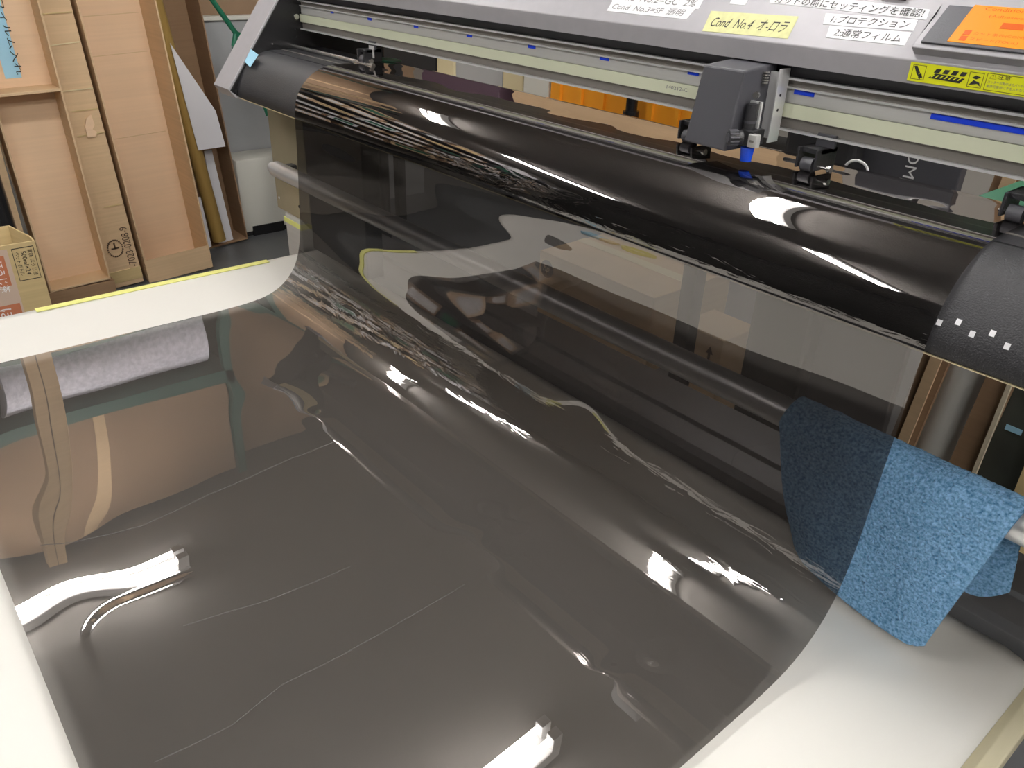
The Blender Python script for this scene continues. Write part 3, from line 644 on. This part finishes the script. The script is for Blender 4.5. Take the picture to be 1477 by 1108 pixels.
# crossbeam (extruded, stepped)
yz = [(.845, -.700), (.845, -.655), (.905, -.645), (.905, -.640), (.975, -.628), (.975, -.70)]
MB().prof(zz([(.842, -.705), (.842, -.648), (.858, -.643), (.862, -.648), (.902, -.644), (.906, -.638), (.972, -.630), (.972, -.705)]), -1.70, 0.15).build('crossbeam', 'grey_paint', PL, bevel=.001)
# media bar
mb = MB(); mb.cyl((-1.715, .762, Z-.4665), (.35, .762, Z-.4665), .0178, seg=40)
MBR = mb.build('media_bar', 'bar', PL, smooth=True)
MB().cyl((-1.735, .762, Z-.4665), (-1.714, .762, Z-.4665), .0120, seg=24).build('bar_end', 'bar', MBR, smooth=True)
for x in (-1.70, .30): MB().b2((x-.012, .775, Z-.476), (x+.012, .80, Z-.457), bev=.002).build('bar_holder', 'black_plastic', PL)
# power box and dark rear cover hanging under the machine
MB().b2((-1.56, .98, Z-.40), (-.26, 1.02, Z-.331)).build('rear_cover', 'black_matt', PL)
# ================================================================== TOWEL
def towel():
    NU, NV = 260, 330
    xl0, xr0 = -0.385, -0.140     # along the bar at the top
    bl = Vector((at_y(1146, 795, .752).x, .752, at_y(1146, 795, .752).z)); br = at_y(1331, 940, .742)
    L1 = .19; 
    def fn(u, v):
        # v: 0 front bottom .. 0.58 bar top .. 1 back bottom
        xt = xl0+(xr0-xl0)*u
        R = .0215
        if v < .50:
            s = v/.50                        # 0 bottom,1 at bar front
            bot = bl.lerp(br, u)+Vector((0, 0, -.010*math.sin(u*math.pi)+.012*max(0, (u-.88)/.12)**2+.012*max(0, (.12-u)/.12)**2))
            topp = Vector((xt, .762-R, Z-.4665))
            p = bot.lerp(topp, s)
            p.y += -.006*math.sin(s*math.pi)*(0.4+.6*math.sin(u*5+.5))-.004*math.sin(u*7+s*3)*math.sin(s*math.pi)
            n = Vector((0, -1, 0.1))
        elif v < .66:
            a = math.pi*(v-.50)/.16
            p = Vector((xt+.004*math.sin(a), .762-R*math.cos(a), Z-.4665+R*math.sin(a))); n = Vector((0, -math.cos(a), math.sin(a)))
        else:
            s = (v-.66)/.34
            p = Vector((xt+.012*s*u, .762+R+.012*s+.006*math.sin(u*6)*s, Z-.4665-(.092+.035*u-.03*max(0, (u-.85)/.15)**2)*s)); n = Vector((0, 1, 0))
        q = Vector((p.x*1.0, p.y, p.z))
        ed = min(1, 12*min(u, 1-u, v, 1-v)+.15); d = ed*(.0009*noise.noise(q*260)+.0008*noise.noise(q*520)+.0010*noise.noise(q*40))
        # soft rows of pile
        p = p+n*d
        return tuple(p)
    o = grid_obj('towel', NU, NV, fn, 'towel')
    m = o.modifiers.new('thickness', 'SOLIDIFY'); m.thickness = .004; m.offset = 1
    return tag(o, 'light blue microfibre towel draped over the silver media bar', 'towel')
towel()
# ================================================================== LEFT: CARTONS
def tray(name, label, x, y0, y1, z0, z1, depth, lean, m_in='kraft_pink', m_side='kraft', th=.006, dividers=(), bottom_flap=True, group=None, top=True):
    """long open carton standing on end, its opening towards +x"""
    t = thing(name, label, 'carton', (x, (y0+y1)/2, z0), group)
    t.rotation_euler = (lean, 0, 0)
    mw = world_of(t)
    W_ = (y1-y0)/2; H = z1-z0
    def pc(a, b, nm, m, rot=None):
        mb = MB().b2(a, b, bev=.0012); o = mb.build(nm, m, None); o.parent = t; return o
    pc((-depth, -W_, 0), (-depth+th, W_, H), 'back_panel', m_in)
    pc((-depth, -W_, 0), (0, -W_+th, H), 'side_panel', m_side)
    pc((-depth, W_-th, 0), (0, W_, H), 'side_panel', m_side)
    if bottom_flap: pc((-depth, -W_, -.001), (0, W_, th), 'end_panel', m_side)
    if top: pc((-depth, -W_, H-th), (0, W_, H), 'end_panel', m_side)
    for d in dividers: pc((-depth, -W_+th, d), (0.004, W_-th, d+th*1.6), 'divider', m_side)
    return t
# block added under the front tray, coloured dark brown for the shadow there
t = thing('flat_carton', 'low carton added beneath the leftmost tall tray, dark brown for the shadow there', 'carton', (-3.35, .60, 0))
MB().b2((-3.335, .475, 0), (-3.225, .715, .085), bev=.002).build('body', 'kraft_dark', t); MB().b2((-3.335, .605, .0852), (-3.225, .61, .0862)).build('lid_seam', 'ink_brown', t)
TR3 = tray('tray_carton', 'pale tall open tray carton at far left, divided by a cross panel', -3.225, .487, .703, .090, 1.42, .11, math.radians(1.6), dividers=(.70,))
# blue tape note inside the upper compartment
o = MB().box((-.103+.0005, -.045, 1.0), (.0006, .05, .42)).build('blue_tape', 'lightblue', None); o.parent = TR3; o.location = (0, .034, -.05)
lo = lettering('handwriting', '青フィルム入れ', Vector((-.0998, -.035, 1.12-.04)), (0, 0, -1), (0, 1, 0), .28, .024, 'ink', None, lift=.0006)
lo.parent = o
# closed tall carton behind it
t = thing('tall_carton', 'tall closed brown carton with printed code, standing between two open trays', 'carton', (-3.435, .69, 0))
t.rotation_euler = (math.radians(2.9), 0, 0)
def loc(mb, nm, m, par): o = mb.build(nm, m, None); o.parent = par; return o
loc(MB().b2((-.06, -.17, 0), (.09, .163, 1.50), bev=.003), 'body', 'kraft', t)
for (x0_, y0_), (x1_, y1_), mm in (((62, 68), (119, 60), 'cream_card'), ((88, 133), (138, 127), 'cream_card'), ((104, 162), (146, 156), 'kraft_olive'), ((112, 198), (156, 190), 'kraft_olive'), ((50, 22), (108, 17), 'kraft_olive'), ((150, 300), (180, 294), 'kraft_olive')):
    A_ = at_x(x0_, y0_, -3.343); B_ = at_x(x1_-4, y1_+1, -3.343)
    MB().slab([A_, B_, B_+Vector((0, 0, .004)), A_+Vector((0, 0, .004))], (1, 0, 0), .0015).build('crease', mm, t)
loc(MB().b2((.0895, -.17, .02), (.0925, .163, .07), bev=.001), 'bottom_flap', 'kraft_dark' if False else 'kraft_olive', t)
# torn patch
MB().slab([at_x(px, py, -3.343) for px, py in ((131, 165), (136, 180), (133, 186), (139, 190), (138, 197), (126, 198), (122, 182), (124, 171))], (1, 0, 0), .006).build('torn_patch', 'kraft_pink', t)
pa_, pb2 = at_x(204, 397, -3.342), at_x(184, 326, -3.342); dd_ = pb2-pa_
lettering('printed_code', 'QV-7023-0208-9', pa_, dd_, (1, 0, 0) if False else Vector((0, -1, -.06)), dd_.length, .034, 'ink_brown', t, lift=-.0006)
pa_ = at_x(206, 386, -3.342); lettering('printed_line', 'Handle with care', pa_+Vector((0, .018, 0)), dd_, Vector((0, -1, -.06)), dd_.length*.7, .012, 'ink_brown', t, lift=-.0006)
mb = MB()
for k in range(24):
    a = k*math.tau/24; c = Vector((.0928, .088+.028*math.cos(a), .165+.034*math.sin(a))); mb.box(c, (.0006, .006, .006))
loc(mb, 'round_stamp', 'ink_brown', t)
loc(MB().box((.0928, .088, .165), (.0006, .03, .006)).box((.0928, .088, .176), (.0006, .006, .028)), 'stamp_mark', 'ink_brown', t)
# big pale tray
T5 = tray('tray_carton', 'widest open tray carton, pale inside, standing right of the printed carton', -3.34, .872, 1.145, .004, 1.50, .19, math.radians(3.0))
for z in (.55, .86, 1.0): loc(MB().b2((-.1838, -.10, z), (-.1828, .12, z+.003)), 'crease', 'kraft', T5)
loc(MB().b2((-.001, -.1365, 0), (.0015, .13, .10)), 'front_flap', 'kraft', T5)
# brown tray with gold tube
T6 = tray('tray_carton', 'dark brown open tray carton holding a gold tube and papers', -3.60, 1.16, 1.42, .004, 1.52, .16, math.radians(3.9), m_in='kraft_dark', m_side='kraft_dark')
def tubeobj(name, label, cat, p0, p1, r, m, cap_m=None):
    o = thing(name, label, cat, p0); b = MB().cyl(p0, p1, r, seg=28).build('tube_wall', m, o, smooth=True)
    d = (Vector(p1)-Vector(p0)).normalized()
    MB().cyl(Vector(p1), Vector(p1)+d*.004, r*.8, seg=24).build('end_cap', cap_m or 'ink_brown', o); return o
a = at_x(318, 352, -3.57); b = at_x(224, 5, -3.57); d = (b-a).normalized()
a = a+d*(.02); tubeobj('gold_tube', 'gold coloured tube leaning in the dark brown tray carton', 'tube', tuple(a), tuple(a+d*1.55), .030, 'gold')
P_ = [at_x(px, py, -3.535) for px, py in ((245, 62), (311, 160), (325, 211), (286, 217))]
o = MB().slab(P_, (1, 0, 0), .002).build('paper_sheet', 'white_paper'); tag(o, 'pointed white paper sheet tucked over the gold tube', 'paper')
P_ = [at_x(px, py, -3.62) for px, py in ((294, 218), (305, 216), (336, 345), (316, 352))]
o = MB().slab(P_, (1, 0, 0), .003).build('paper_sheet', 'white_paper'); tag(o, 'narrow upright white paper right of the gold tube', 'paper')
P_ = [at_x(px, py, -3.53) for px, py in ((283, 285), (289, 284), (305, 355), (300, 358))]
o = MB().slab(P_, (1, 0, 0), .003).build('paper_sheet', 'white_paper'); tag(o, 'short white paper strip left of the gold tube, at its foot', 'paper')
# black tube far left
tubeobj('black_tube', 'black tube standing at the far left behind the drink carton', 'tube', (-3.1, .385, 0), (-3.12, .355, 1.12), .045, 'black_gloss', 'black_matt')
o = thing('narrow_carton', 'very tall narrow tan carton between black tube and divided tray', 'carton', (-3.27, .41, 0))
MB().b2((-3.315, .360, .0), (-3.235, .455, 2.42), bev=.002).build('body', 'kraft', o)
MB().b2((-3.2355, .40, .0), (-3.2345, .404, 2.42)).build('lid_seam', 'ink_brown', o)
o = thing('tan_strip', 'thin tan board standing at the left end of the cartons', 'board', (-3.27, .22, 0)); MB().b2((-3.28, .20, 0), (-3.26, .235, 2.42), bev=.001).build('board', 'kraft', o)
# drinks carton
xc = -2.72
fr_ = at_x(50, 347, xc); zt_ = fr_.z; yR = fr_.y
t = thing('drink_carton', 'open tea drink carton with terracotta labels at the left edge', 'carton', (xc, yR-.15, 0))
dpth = .20; yLf = yR-.34; lean = .0
MB().b2((xc-.006, yLf, 0), (xc, yR, zt_), bev=.001).build('front_panel', 'kraft_olive', t)
MB().b2((xc-dpth, yLf, 0), (xc-dpth+.006, yR-.03, zt_), bev=.001).build('back_panel', 'kraft_olive', t)
MB().slab([(xc-.006, yR, 0), (xc-.05, yR, 0), (xc-.05, yR, zt_), (xc-.006, yR, zt_)], (0, -1, 0), .005).build('side_panel', 'kraft_olive', t)
MB().slab([(xc-.05, yR, 0), (xc-dpth, yR-.03, 0), (xc-dpth, yR-.03, zt_), (xc-.05, yR, zt_)], (0, -1, 0), .005).build('side_panel', 'kraft_olive', t)
MB().b2((xc-dpth, yLf, 0), (xc, yLf+.006, zt_), bev=.001).build('side_panel', 'kraft_olive', t)
MB().b2((xc-dpth, yLf, .0), (xc, yR-.03, .006)).build('bottom_panel', 'kraft_olive', t)
MB().b2((xc-dpth+.02, yLf+.02, zt_-.12), (xc-.02, yR-.05, zt_-.06)).build('paper_inside', 'white_paper', t)
def fp(y, z, l=.001): return Vector((xc+l, y, z))
def fbox(y0, y1, z0, z1, m, nm, l=.0006): return MB().b2((xc, y0, z0), (xc+l, y1, z1)).build(nm, m, t)
fbox(yR-.25, yR-.079, zt_-.22, zt_-.012, 'pink_print', 'printed_panel'); fbox(yR-.25, yR-.092, zt_-.125, zt_-.03, 'red_print', 'printed_panel', .0010)
fbox(yR-.25, yR-.079, zt_-.44, zt_-.235, 'pink_print', 'printed_panel'); fbox(yR-.25, yR-.085, zt_-.40, zt_-.185, 'red_print', 'printed_panel', .0010)
lettering('lettering', 'ほうじ茶', fp(yR-.125, zt_-.045, .0012), (0, 0, -1), (0, 1, 0), .10, .026, 'ink_white', t, lift=.0003)
lettering('lettering', 'ほうじ茶', fp(yR-.145, zt_-.195, .0012), (0, 0, -1), (0, 1, 0), .17, .036, 'ink_white', t, lift=.0003)
lettering('lettering', '賞味 ほうじ茶', fp(yR-.027, zt_-.022, .0008), (0, 0, -1), (0, 1, 0), .085, .013, 'ink', t, lift=.0003)
lettering('lettering', '500ml×24', fp(yR-.045, zt_-.026, .0008), (0, 0, -1), (0, 1, 0), .075, .013, 'ink', t, lift=.0003)
lettering('lettering', 'ペットボトル', fp(yR-.062, zt_-.026, .0008), (0, 0, -1), (0, 1, 0), .075, .013, 'ink', t, lift=.0003)
mb = MB()
for (a0, a1, b0_, b1_) in ((yR-.068, yR-.008, -.014, -.016), (yR-.068, yR-.008, -.116, -.118), (yR-.068, yR-.0665, -.014, -.118), (yR-.0095, yR-.008, -.014, -.118)):
    mb.b2((xc, a0, zt_+b0_), (xc+.0008, a1, zt_+b1_))
mb.build('print_frame', 'ink', t)
# ---- grey partition, rail, tan board above, device, green stick
t = thing('partition_panel', 'grey partition panel with a white top rail behind the device', 'partition', (-3.86, 1.75, 0))
zr = at_x(330, 26, -3.84).z
MB().b2((-3.87, 1.2, 0), (-3.84, 2.6, zr-.008)).build('panel', 'grey_wall', t); MB().b2((-3.88, 1.2, zr-.008), (-3.825, 2.6, zr+.01), bev=.002).build('top_rail', 'white_plastic', t)
o = thing('standing_board', 'tan board rising behind the grey partition', 'board', (-3.93, 1.8, 0))
MB().b2((-3.94, 1.33, 0), (-3.92, 2.6, 2.66)).build('board', 'kraft_x', o)
# device
a = at_x(337, 232, -3.66); dz = a.z
t = thing('white_machine', 'cream white floor machine with a black slot behind the plotter leg', 'machine', (-3.75, 1.65, 0))
MB().b2((-3.83, 1.43, .02), (-3.66, 1.95, dz), bev=.012).build('body', 'white_plastic', t, smooth=True)
sa = at_x(363, 318, -3.659); sb = at_x(411, 338, -3.659)
MB().b2((-3.6615, sa.y, min(sa.z, sb.z)-.02), (-3.655, sb.y, max(sa.z, sb.z)-.03), bev=.001).build('front_slot', 'black_gloss', t)
MB().b2((-3.8, 1.45, 0), (-3.67, 1.93, .02)).build('base', 'black_matt', t)
# green stick with loop
t = thing('green_stick', 'green plastic stick with a loop end hanging in front of the partition', 'stick', tuple(at_x(350, 75, -3.55)))
pa = at_x(292, -20, -3.55); pb_ = at_x(340, 48, -3.55); pc_ = at_x(362, 92, -3.55); pd = at_x(345, 70, -3.55)
MB().cyl(pa, pb_, .011, seg=10).build('rod', 'green', t, smooth=True)
u_ = (pc_-pb_); w_ = Vector((0, u_.z, -u_.y)).normalized()*.034
MB().tube([pb_, pb_+u_*.3+w_, pb_+u_*.7+w_*.9, pc_, pb_+u_*.7-w_*.9, pb_+u_*.3-w_, pb_], .011).build('loop', 'green', t, smooth=True)
MB().cyl(pc_, pc_+Vector((0, .05, -.22)), .009, seg=8).build('rod_end', 'green', t, smooth=True)
# ---- rack on the left, above the frame, mirrored in the film
t = thing('storage_rack', 'dark green steel storage rack against the left wall', 'rack', (-3.98, .65, 0))
for y in (.02, 1.285):
    for x in (-4.15, -3.79): MB().b2((x-.02, y-.02, 0), (x+.02, y+.02, 2.68)).build('post', 'green_dark', t)
MB().b2((-4.17, 0, Z+.715), (-3.77, 1.305, Z+.785), bev=.002).build('shelf', 'green_dark', t)
MB().b2((-4.17, 0, Z+.38), (-3.77, 1.305, Z+.405), bev=.002).build('shelf', 'green_dark', t)
o = thing('bubble_wrap_roll', 'roll of pale bubble wrap on the green rack', 'roll', (-3.95, .78, Z+.406))
MB().cyl((-3.95, .32, Z+.406+.148), (-3.95, 1.22, Z+.406+.148), .147, seg=48).build('wrap', 'bubble', o, smooth=True)
MB().cyl((-3.95, .30, Z+.406+.148), (-3.95, 1.24, Z+.406+.148), .03, seg=20).build('core', 'kraft', o, smooth=True)
o = thing('rack_carton', 'large brown carton on top shelf of the green rack', 'carton', (-3.9, .75, Z+.786))
MB().b2((-4.15, .06, Z+.786), (-3.80, 1.26, Z+1.36), bev=.003).build('body', 'kraft_x', o); MB().b2((-3.7999, .64, Z+.79), (-3.7989, .69, Z+1.355)).build('side_tape', 'kraft', o)
# shelves of cartons and stock further along the back left: dark glossy reflections of the apron
def carton(name, label, a, b, m, tape=True, group=None):
    c = ((a[0]+b[0])/2, (a[1]+b[1])/2, min(a[2], b[2])); o = thing(name, label, 'carton', c, group)
    MB().b2(a, b, bev=.003).build('body', m, o)
    if tape: MB().b2((min(a[0], b[0])-.0, c[1]-.022, max(a[2], b[2])), (max(a[0], b[0]), c[1]+.022, max(a[2], b[2])+.0008)).build('tape', 'cream_card', o)
    return o
# ================================================================== BEHIND THE PLOTTER
YB1 = 1.55
def back_box(name, label, cat, px0, px1, y, z0, z1, m, depth=.3, extra=None):
    c0 = at_y(px0, 150+(px0-400)*.14, y); c1 = at_y(px1, 150+(px1-400)*.14, y)
    o = thing(name, label, cat, ((c0.x+c1.x)/2, y+depth/2, z0)); MB().b2((c0.x, y, z0), (c1.x, y+depth, z1), bev=.003).build('body', m, o)
    return o, c0.x, c1.x
# long low shelf unit carrying the things behind the machine
t = thing('back_bench', 'low dark bench behind the plotter carrying crates and rolls', 'bench', (-1.6, 1.8, 0))
MB().b2((-3.3, 1.50, Z-.47), (-1.05, 2.0, Z-.44), bev=.002).build('bench_top', 'black_matt', t)
for x in (-3.25, -1.1):
    for y in (1.53, 1.97): MB().b2((x-.02, y-.02, 0), (x+.02, y+.02, Z-.47)).build('leg', 'black_matt', t)
o, xa_, xb_ = back_box('orange_crate', 'orange plastic crate seen through the gap under the rail', 'crate', 790, 990, 1.55, Z-.438, Z-.20, 'orange', .28)
for k in range(6): 
    xx = xa_+(xb_-xa_)*(k+.5)/6; MB().b2((xx-.006, 1.541, Z-.43), (xx+.006, 1.551, Z-.21)).build('rib', 'orange', o)
bx = at_y(905, 145, 1.50).x; t = thing('black_bottle', 'small black bottle in front of the orange crate', 'bottle', (bx, 1.515, Z-.44))
MB().cyl((bx, 1.517, Z-.438), (bx, 1.517, Z-.35), .020, seg=18).build('bottle_body', 'black_gloss', t, smooth=True); MB().cyl((bx, 1.517, Z-.35), (bx, 1.517, Z-.24), .014, seg=16).build('bottle_neck', 'black_gloss', t, smooth=True)
o, a1, b1 = back_box('white_roll_box', 'narrow white box left of the orange crate', 'box', 752, 787, 1.55, Z-.438, Z-.15, 'white_plastic', .2)
o, a1, b1 = back_box('cream_carton', 'cream carton between the grey box and white box', 'carton', 723, 751, 1.56, Z-.438, Z-.16, 'cream_card', .2)
o, a1, b1 = back_box('grey_box', 'plain grey box behind the rail gap', 'box', 656, 722, 1.56, Z-.438, Z-.15, 'grey_roll', .2)
o, a1, b1 = back_box('cream_tube_box', 'small cream box left of the grey box', 'box', 631, 654, 1.55, Z-.438, Z-.17, 'cream_card', .2)
o, a1, b1 = back_box('black_case', 'black case behind the left part of the rail gap', 'case', 470, 629, 1.55, Z-.438, Z-.145, 'black_matt', .3)
# stock on an upper shelf: only its mirror image shows in the platen
t = thing('back_rack', 'dark steel shelf behind the plotter above the bench', 'rack', (-1.7, 1.9, 0))
MB().b2((-3.3, 1.60, Z-.13), (-.86, 2.1, Z-.11), bev=.002).build('shelf', 'black_matt', t)
for x in (-3.28, -.88): MB().b2((x-.02, 2.06, 0), (x+.02, 2.10, Z+.6)).build('post', 'black_matt', t)
o = thing('shelf_carton', 'long brown carton on the shelf above the orange crate', 'carton', (-1.45, 1.85, Z-.11)); MB().b2((-1.95, 1.66, Z-.109), (-1.02, 2.0, Z+.30), bev=.003).build('body', 'kraft', o)
o = thing('shelf_carton', 'dark purple printed box on the shelf left of the long carton', 'box', (-2.3, 1.8, Z-.11)); MB().b2((-2.45, 1.66, Z-.109), (-2.02, 2.0, Z+.05), bev=.003).build('body', 'purple', o)
# right side: dark box with letters, brown card, white roll, green mat
c0 = at_y(1248, 200, 1.42); c1 = at_y(1382, 262, 1.42)
t = thing('black_box', 'black box with white vertical letters behind the right of the rail', 'box', ((c0.x+c1.x)/2, 1.5, 0))
MB().b2((c0.x, 1.42, 0), (c1.x, 1.445, Z-.06), bev=.003).build('body', 'charcoal', t)
p = at_y(1316, 240, 1.419)
lettering('lettering', 'CUSTOM', Vector((p.x-.012, 1.4195, Z-.211)), (0, 0, -1), (1, 0, 0), .125, .020, 'ink_white', t, lift=.0006)
c0 = at_y(1175, 200, 1.38); t = thing('black_curved_case', 'black case with a white ring mark left of the lettered box', 'case', (c0.x, 1.45, 0))
c1 = at_y(1232, 215, 1.38); MB().b2((c0.x-.06, 1.38, 0), (c1.x, 1.55, Z-.10), bev=.01).build('body', 'black_matt', t)
mb = MB(); pr = at_y(1237, 237, 1.378)
pp = [pr+Vector((.022*math.cos(a), 0, .018*math.sin(a)-.012)) for a in [k*math.pi/10 for k in range(11)]]
mb.tube(pp, .0025, 6).build('ring_mark', 'ink_white', t)
# tall leaning stock on the right
def leaner(name, label, cat, pa, pb, y, w_px, m, th=.02, kind='slab'):
    """upright item whose left edge passes through the two pixels, at depth y"""
    a = at_y(*pa, y); b = at_y(*pb, y); d = (b-a).normalized()
    k0 = (a.z-.0)/-d.z if d.z else 0; foot = a-d*((a.z)/d.z); head = a+d*((Z-.02-a.z)/d.z)
    return foot, head
def upright(name, label, cat, edge, y, width, m, depth, mats=None):
    foot, head = leaner(name, label, cat, edge[0], edge[1], y, 0, m)
    t = thing(name, label, cat, (foot.x, y, 0))
    wv = Vector((width, 0, 0))
    MB().slab([foot, foot+wv, head+wv, head], (0, 1, 0), depth).build('board', m, t)
    return t, foot, head
upright('brown_board', 'brown cardboard strip standing just left of the white roll', 'carton', ((1328, 520), (1300, 590)), 1.602, .052, 'kraft_dark', .012)
upright('brown_board', 'lighter folded cardboard edge touching the white roll on its left', 'carton', ((1340, 520), (1308, 600)), 1.594, .022, 'kraft', .007)
f1, h1 = leaner('', '', '', (1351, 527), (1308, 640), 1.62, 0, '')
t = thing('white_roll', 'thick white media roll standing behind the towel', 'roll', (f1.x+.05, 1.67, 0))
ctr = Vector((.052, .05, 0)); MB().cyl(f1+ctr, h1+ctr, .052, seg=40).build('roll_body', 'white_sheet', t, smooth=True); MB().cyl(h1+ctr, h1+ctr+Vector((0, 0, .003)), .03, seg=24).build('core', 'kraft_dark', t)
upright('brown_carton', 'brown carton corner right of the white roll', 'carton', ((1420, 548), (1376, 650)), 1.60, .050, 'kraft_dark', .015)
upright('foam_strip', 'cream foam strip along the carton edge', 'strip', ((1450, 560), (1408, 665)), 1.59, .008, 'foam', .009)
upright('dark_panel', 'dark glossy panel with a blue tape dab at the right edge', 'panel', ((1456, 565), (1414, 668)), 1.62, .090, 'dark_glass', .02)
p = at_y(1462, 620, 1.618); o = MB().box(p, (.03, .001, .012)).build('tape_dab', 'blue'); o.data.materials[0] = M['lightblue']; tag(o, 'small blue tape dab stuck on the dark panel', 'tape')
upright('tan_board', 'tan board standing at the right edge behind the bar', 'board', ((1490, 640), (1450, 740)), 1.60, .12, 'kraft_olive', .02)
a = at_y(1405, 262, 1.60); 
a = at_y(1398, 320, 1.02); b = at_y(1470, 320, 1.02)
o = MB().b2((at_y(1350, 300, 1.03).x, 1.03, Z-.285), (at_y(1475, 300, 1.03).x+.25, 1.30, Z-.275), bev=.001).build('cutting_mat', 'green'); tag(o, 'green mat on the stand just behind the platen', 'mat')
MB().b2((-.40, .9355, Z-.30), (.0, 1.29, Z-.2855)).build('rear_tray', 'black_matt', PL)
# HP box on the floor, seen through the film
yb_ = 1.95
L = at_y(779, 365, yb_); R = at_y(930, 540, yb_); zt2 = at_y(783, 362, yb_).z
t = thing('printer_carton', 'brown printer carton with a round logo on the floor, seen through the film', 'carton', ((L.x+R.x)/2, yb_+.2, 0))
MB().b2((L.x, yb_, 0), (R.x, yb_+.42, zt2), bev=.003).build('body', 'kraft', t)
MB().b2((L.x, yb_+.19, zt2), (R.x, yb_+.24, zt2+.001)).build('tape', 'cream_card', t)
lc = at_y(789, 388, yb_-.001); MB().cyl(lc, lc+Vector((0, -.0015, 0)), .034, seg=28).build('logo_disc', 'ink_brown', t)
lettering('logo', 'hp', lc+Vector((-.017, -.0025, -.018)), (1, 0, 0), (0, 0, 1), .034, .036, 'kraft', t, shear=.25, lift=.001)
ya = 1.75; L = at_y(975, 500, ya); R = at_y(1032, 560, ya); top_ = at_y(975, 462, ya).z
t = thing('arrow_carton', 'smaller brown carton with an up arrow, right of the printer carton', 'carton', ((L.x+R.x)/2, ya+.1, 0))
MB().b2((L.x, ya, .0), (R.x, ya+.16, top_), bev=.003).build('body', 'kraft', t)
c = at_y(1023, 510, ya-.001)
MB().slab([c+Vector(v) for v in ((-.012, 0, 0), (.012, 0, 0), (0, 0, .022))], (0, -1, 0), .001).build('arrow_head', 'ink_brown', t)
MB().slab([c+Vector(v) for v in ((-.004, 0, -.03), (.004, 0, -.03), (.004, 0, 0), (-.004, 0, 0))], (0, -1, 0), .001).build('arrow_shaft', 'ink_brown', t)

# ================================================================== STOCK RACK along the left wall (only seen mirrored in the film)
t = thing('stock_rack', 'black steel stock rack along the left wall, nearer the viewer than the green one', 'rack', (-4.0, -1.2, 0))
for x in (-4.25, -3.72):
    for y in (-2.35, -.10): MB().b2((x-.02, y-.02, 0), (x+.02, y+.02, 2.6)).build('post', 'black_matt', t)
SH = (.55, .88, 1.12, 1.38, 1.66, 1.95, 2.22)
for zs in SH: MB().b2((-4.27, -2.37, zs-.03), (-3.70, -.08, zs)).build('shelf', 'black_matt', t)
random.seed(11)
for si, zs in enumerate(SH[1:]):
    y = -.14; k = 0
    while y > -2.1:
        w = random.uniform(.16, .34); h = random.uniform(.10, .20); y2 = max(y-w, -2.32)
        nm = ['second', 'third', 'fourth', 'fifth', 'sixth', 'top'][si]; pos = ['first', 'second', 'third', 'fourth', 'fifth', 'sixth', 'seventh', 'eighth', 'ninth', 'tenth', 'eleventh', 'twelfth'][k]
        o = thing('stock_carton', 'carton on the %s shelf of the black stock rack, %s from the green rack' % (nm, pos), 'carton', (-3.95, (y+y2)/2, zs), 'cartons on the stock rack')
        MB().b2((-4.2, y2, zs+.0005), (-3.74, y, zs+h), bev=.002).build('body', random.choice(['kraft', 'kraft', 'kraft_dark', 'white_paper', 'kraft_pink', 'charcoal']), o)
        MB().b2((-3.7395, y2+.03, zs+h*.25), (-3.738, y-.03, zs+h*.8)).build('label', random.choice(['label_white', 'label_white', 'kraft_olive', 'label_white', 'green']), o)
        y = y2-random.uniform(.015, .07); k += 1
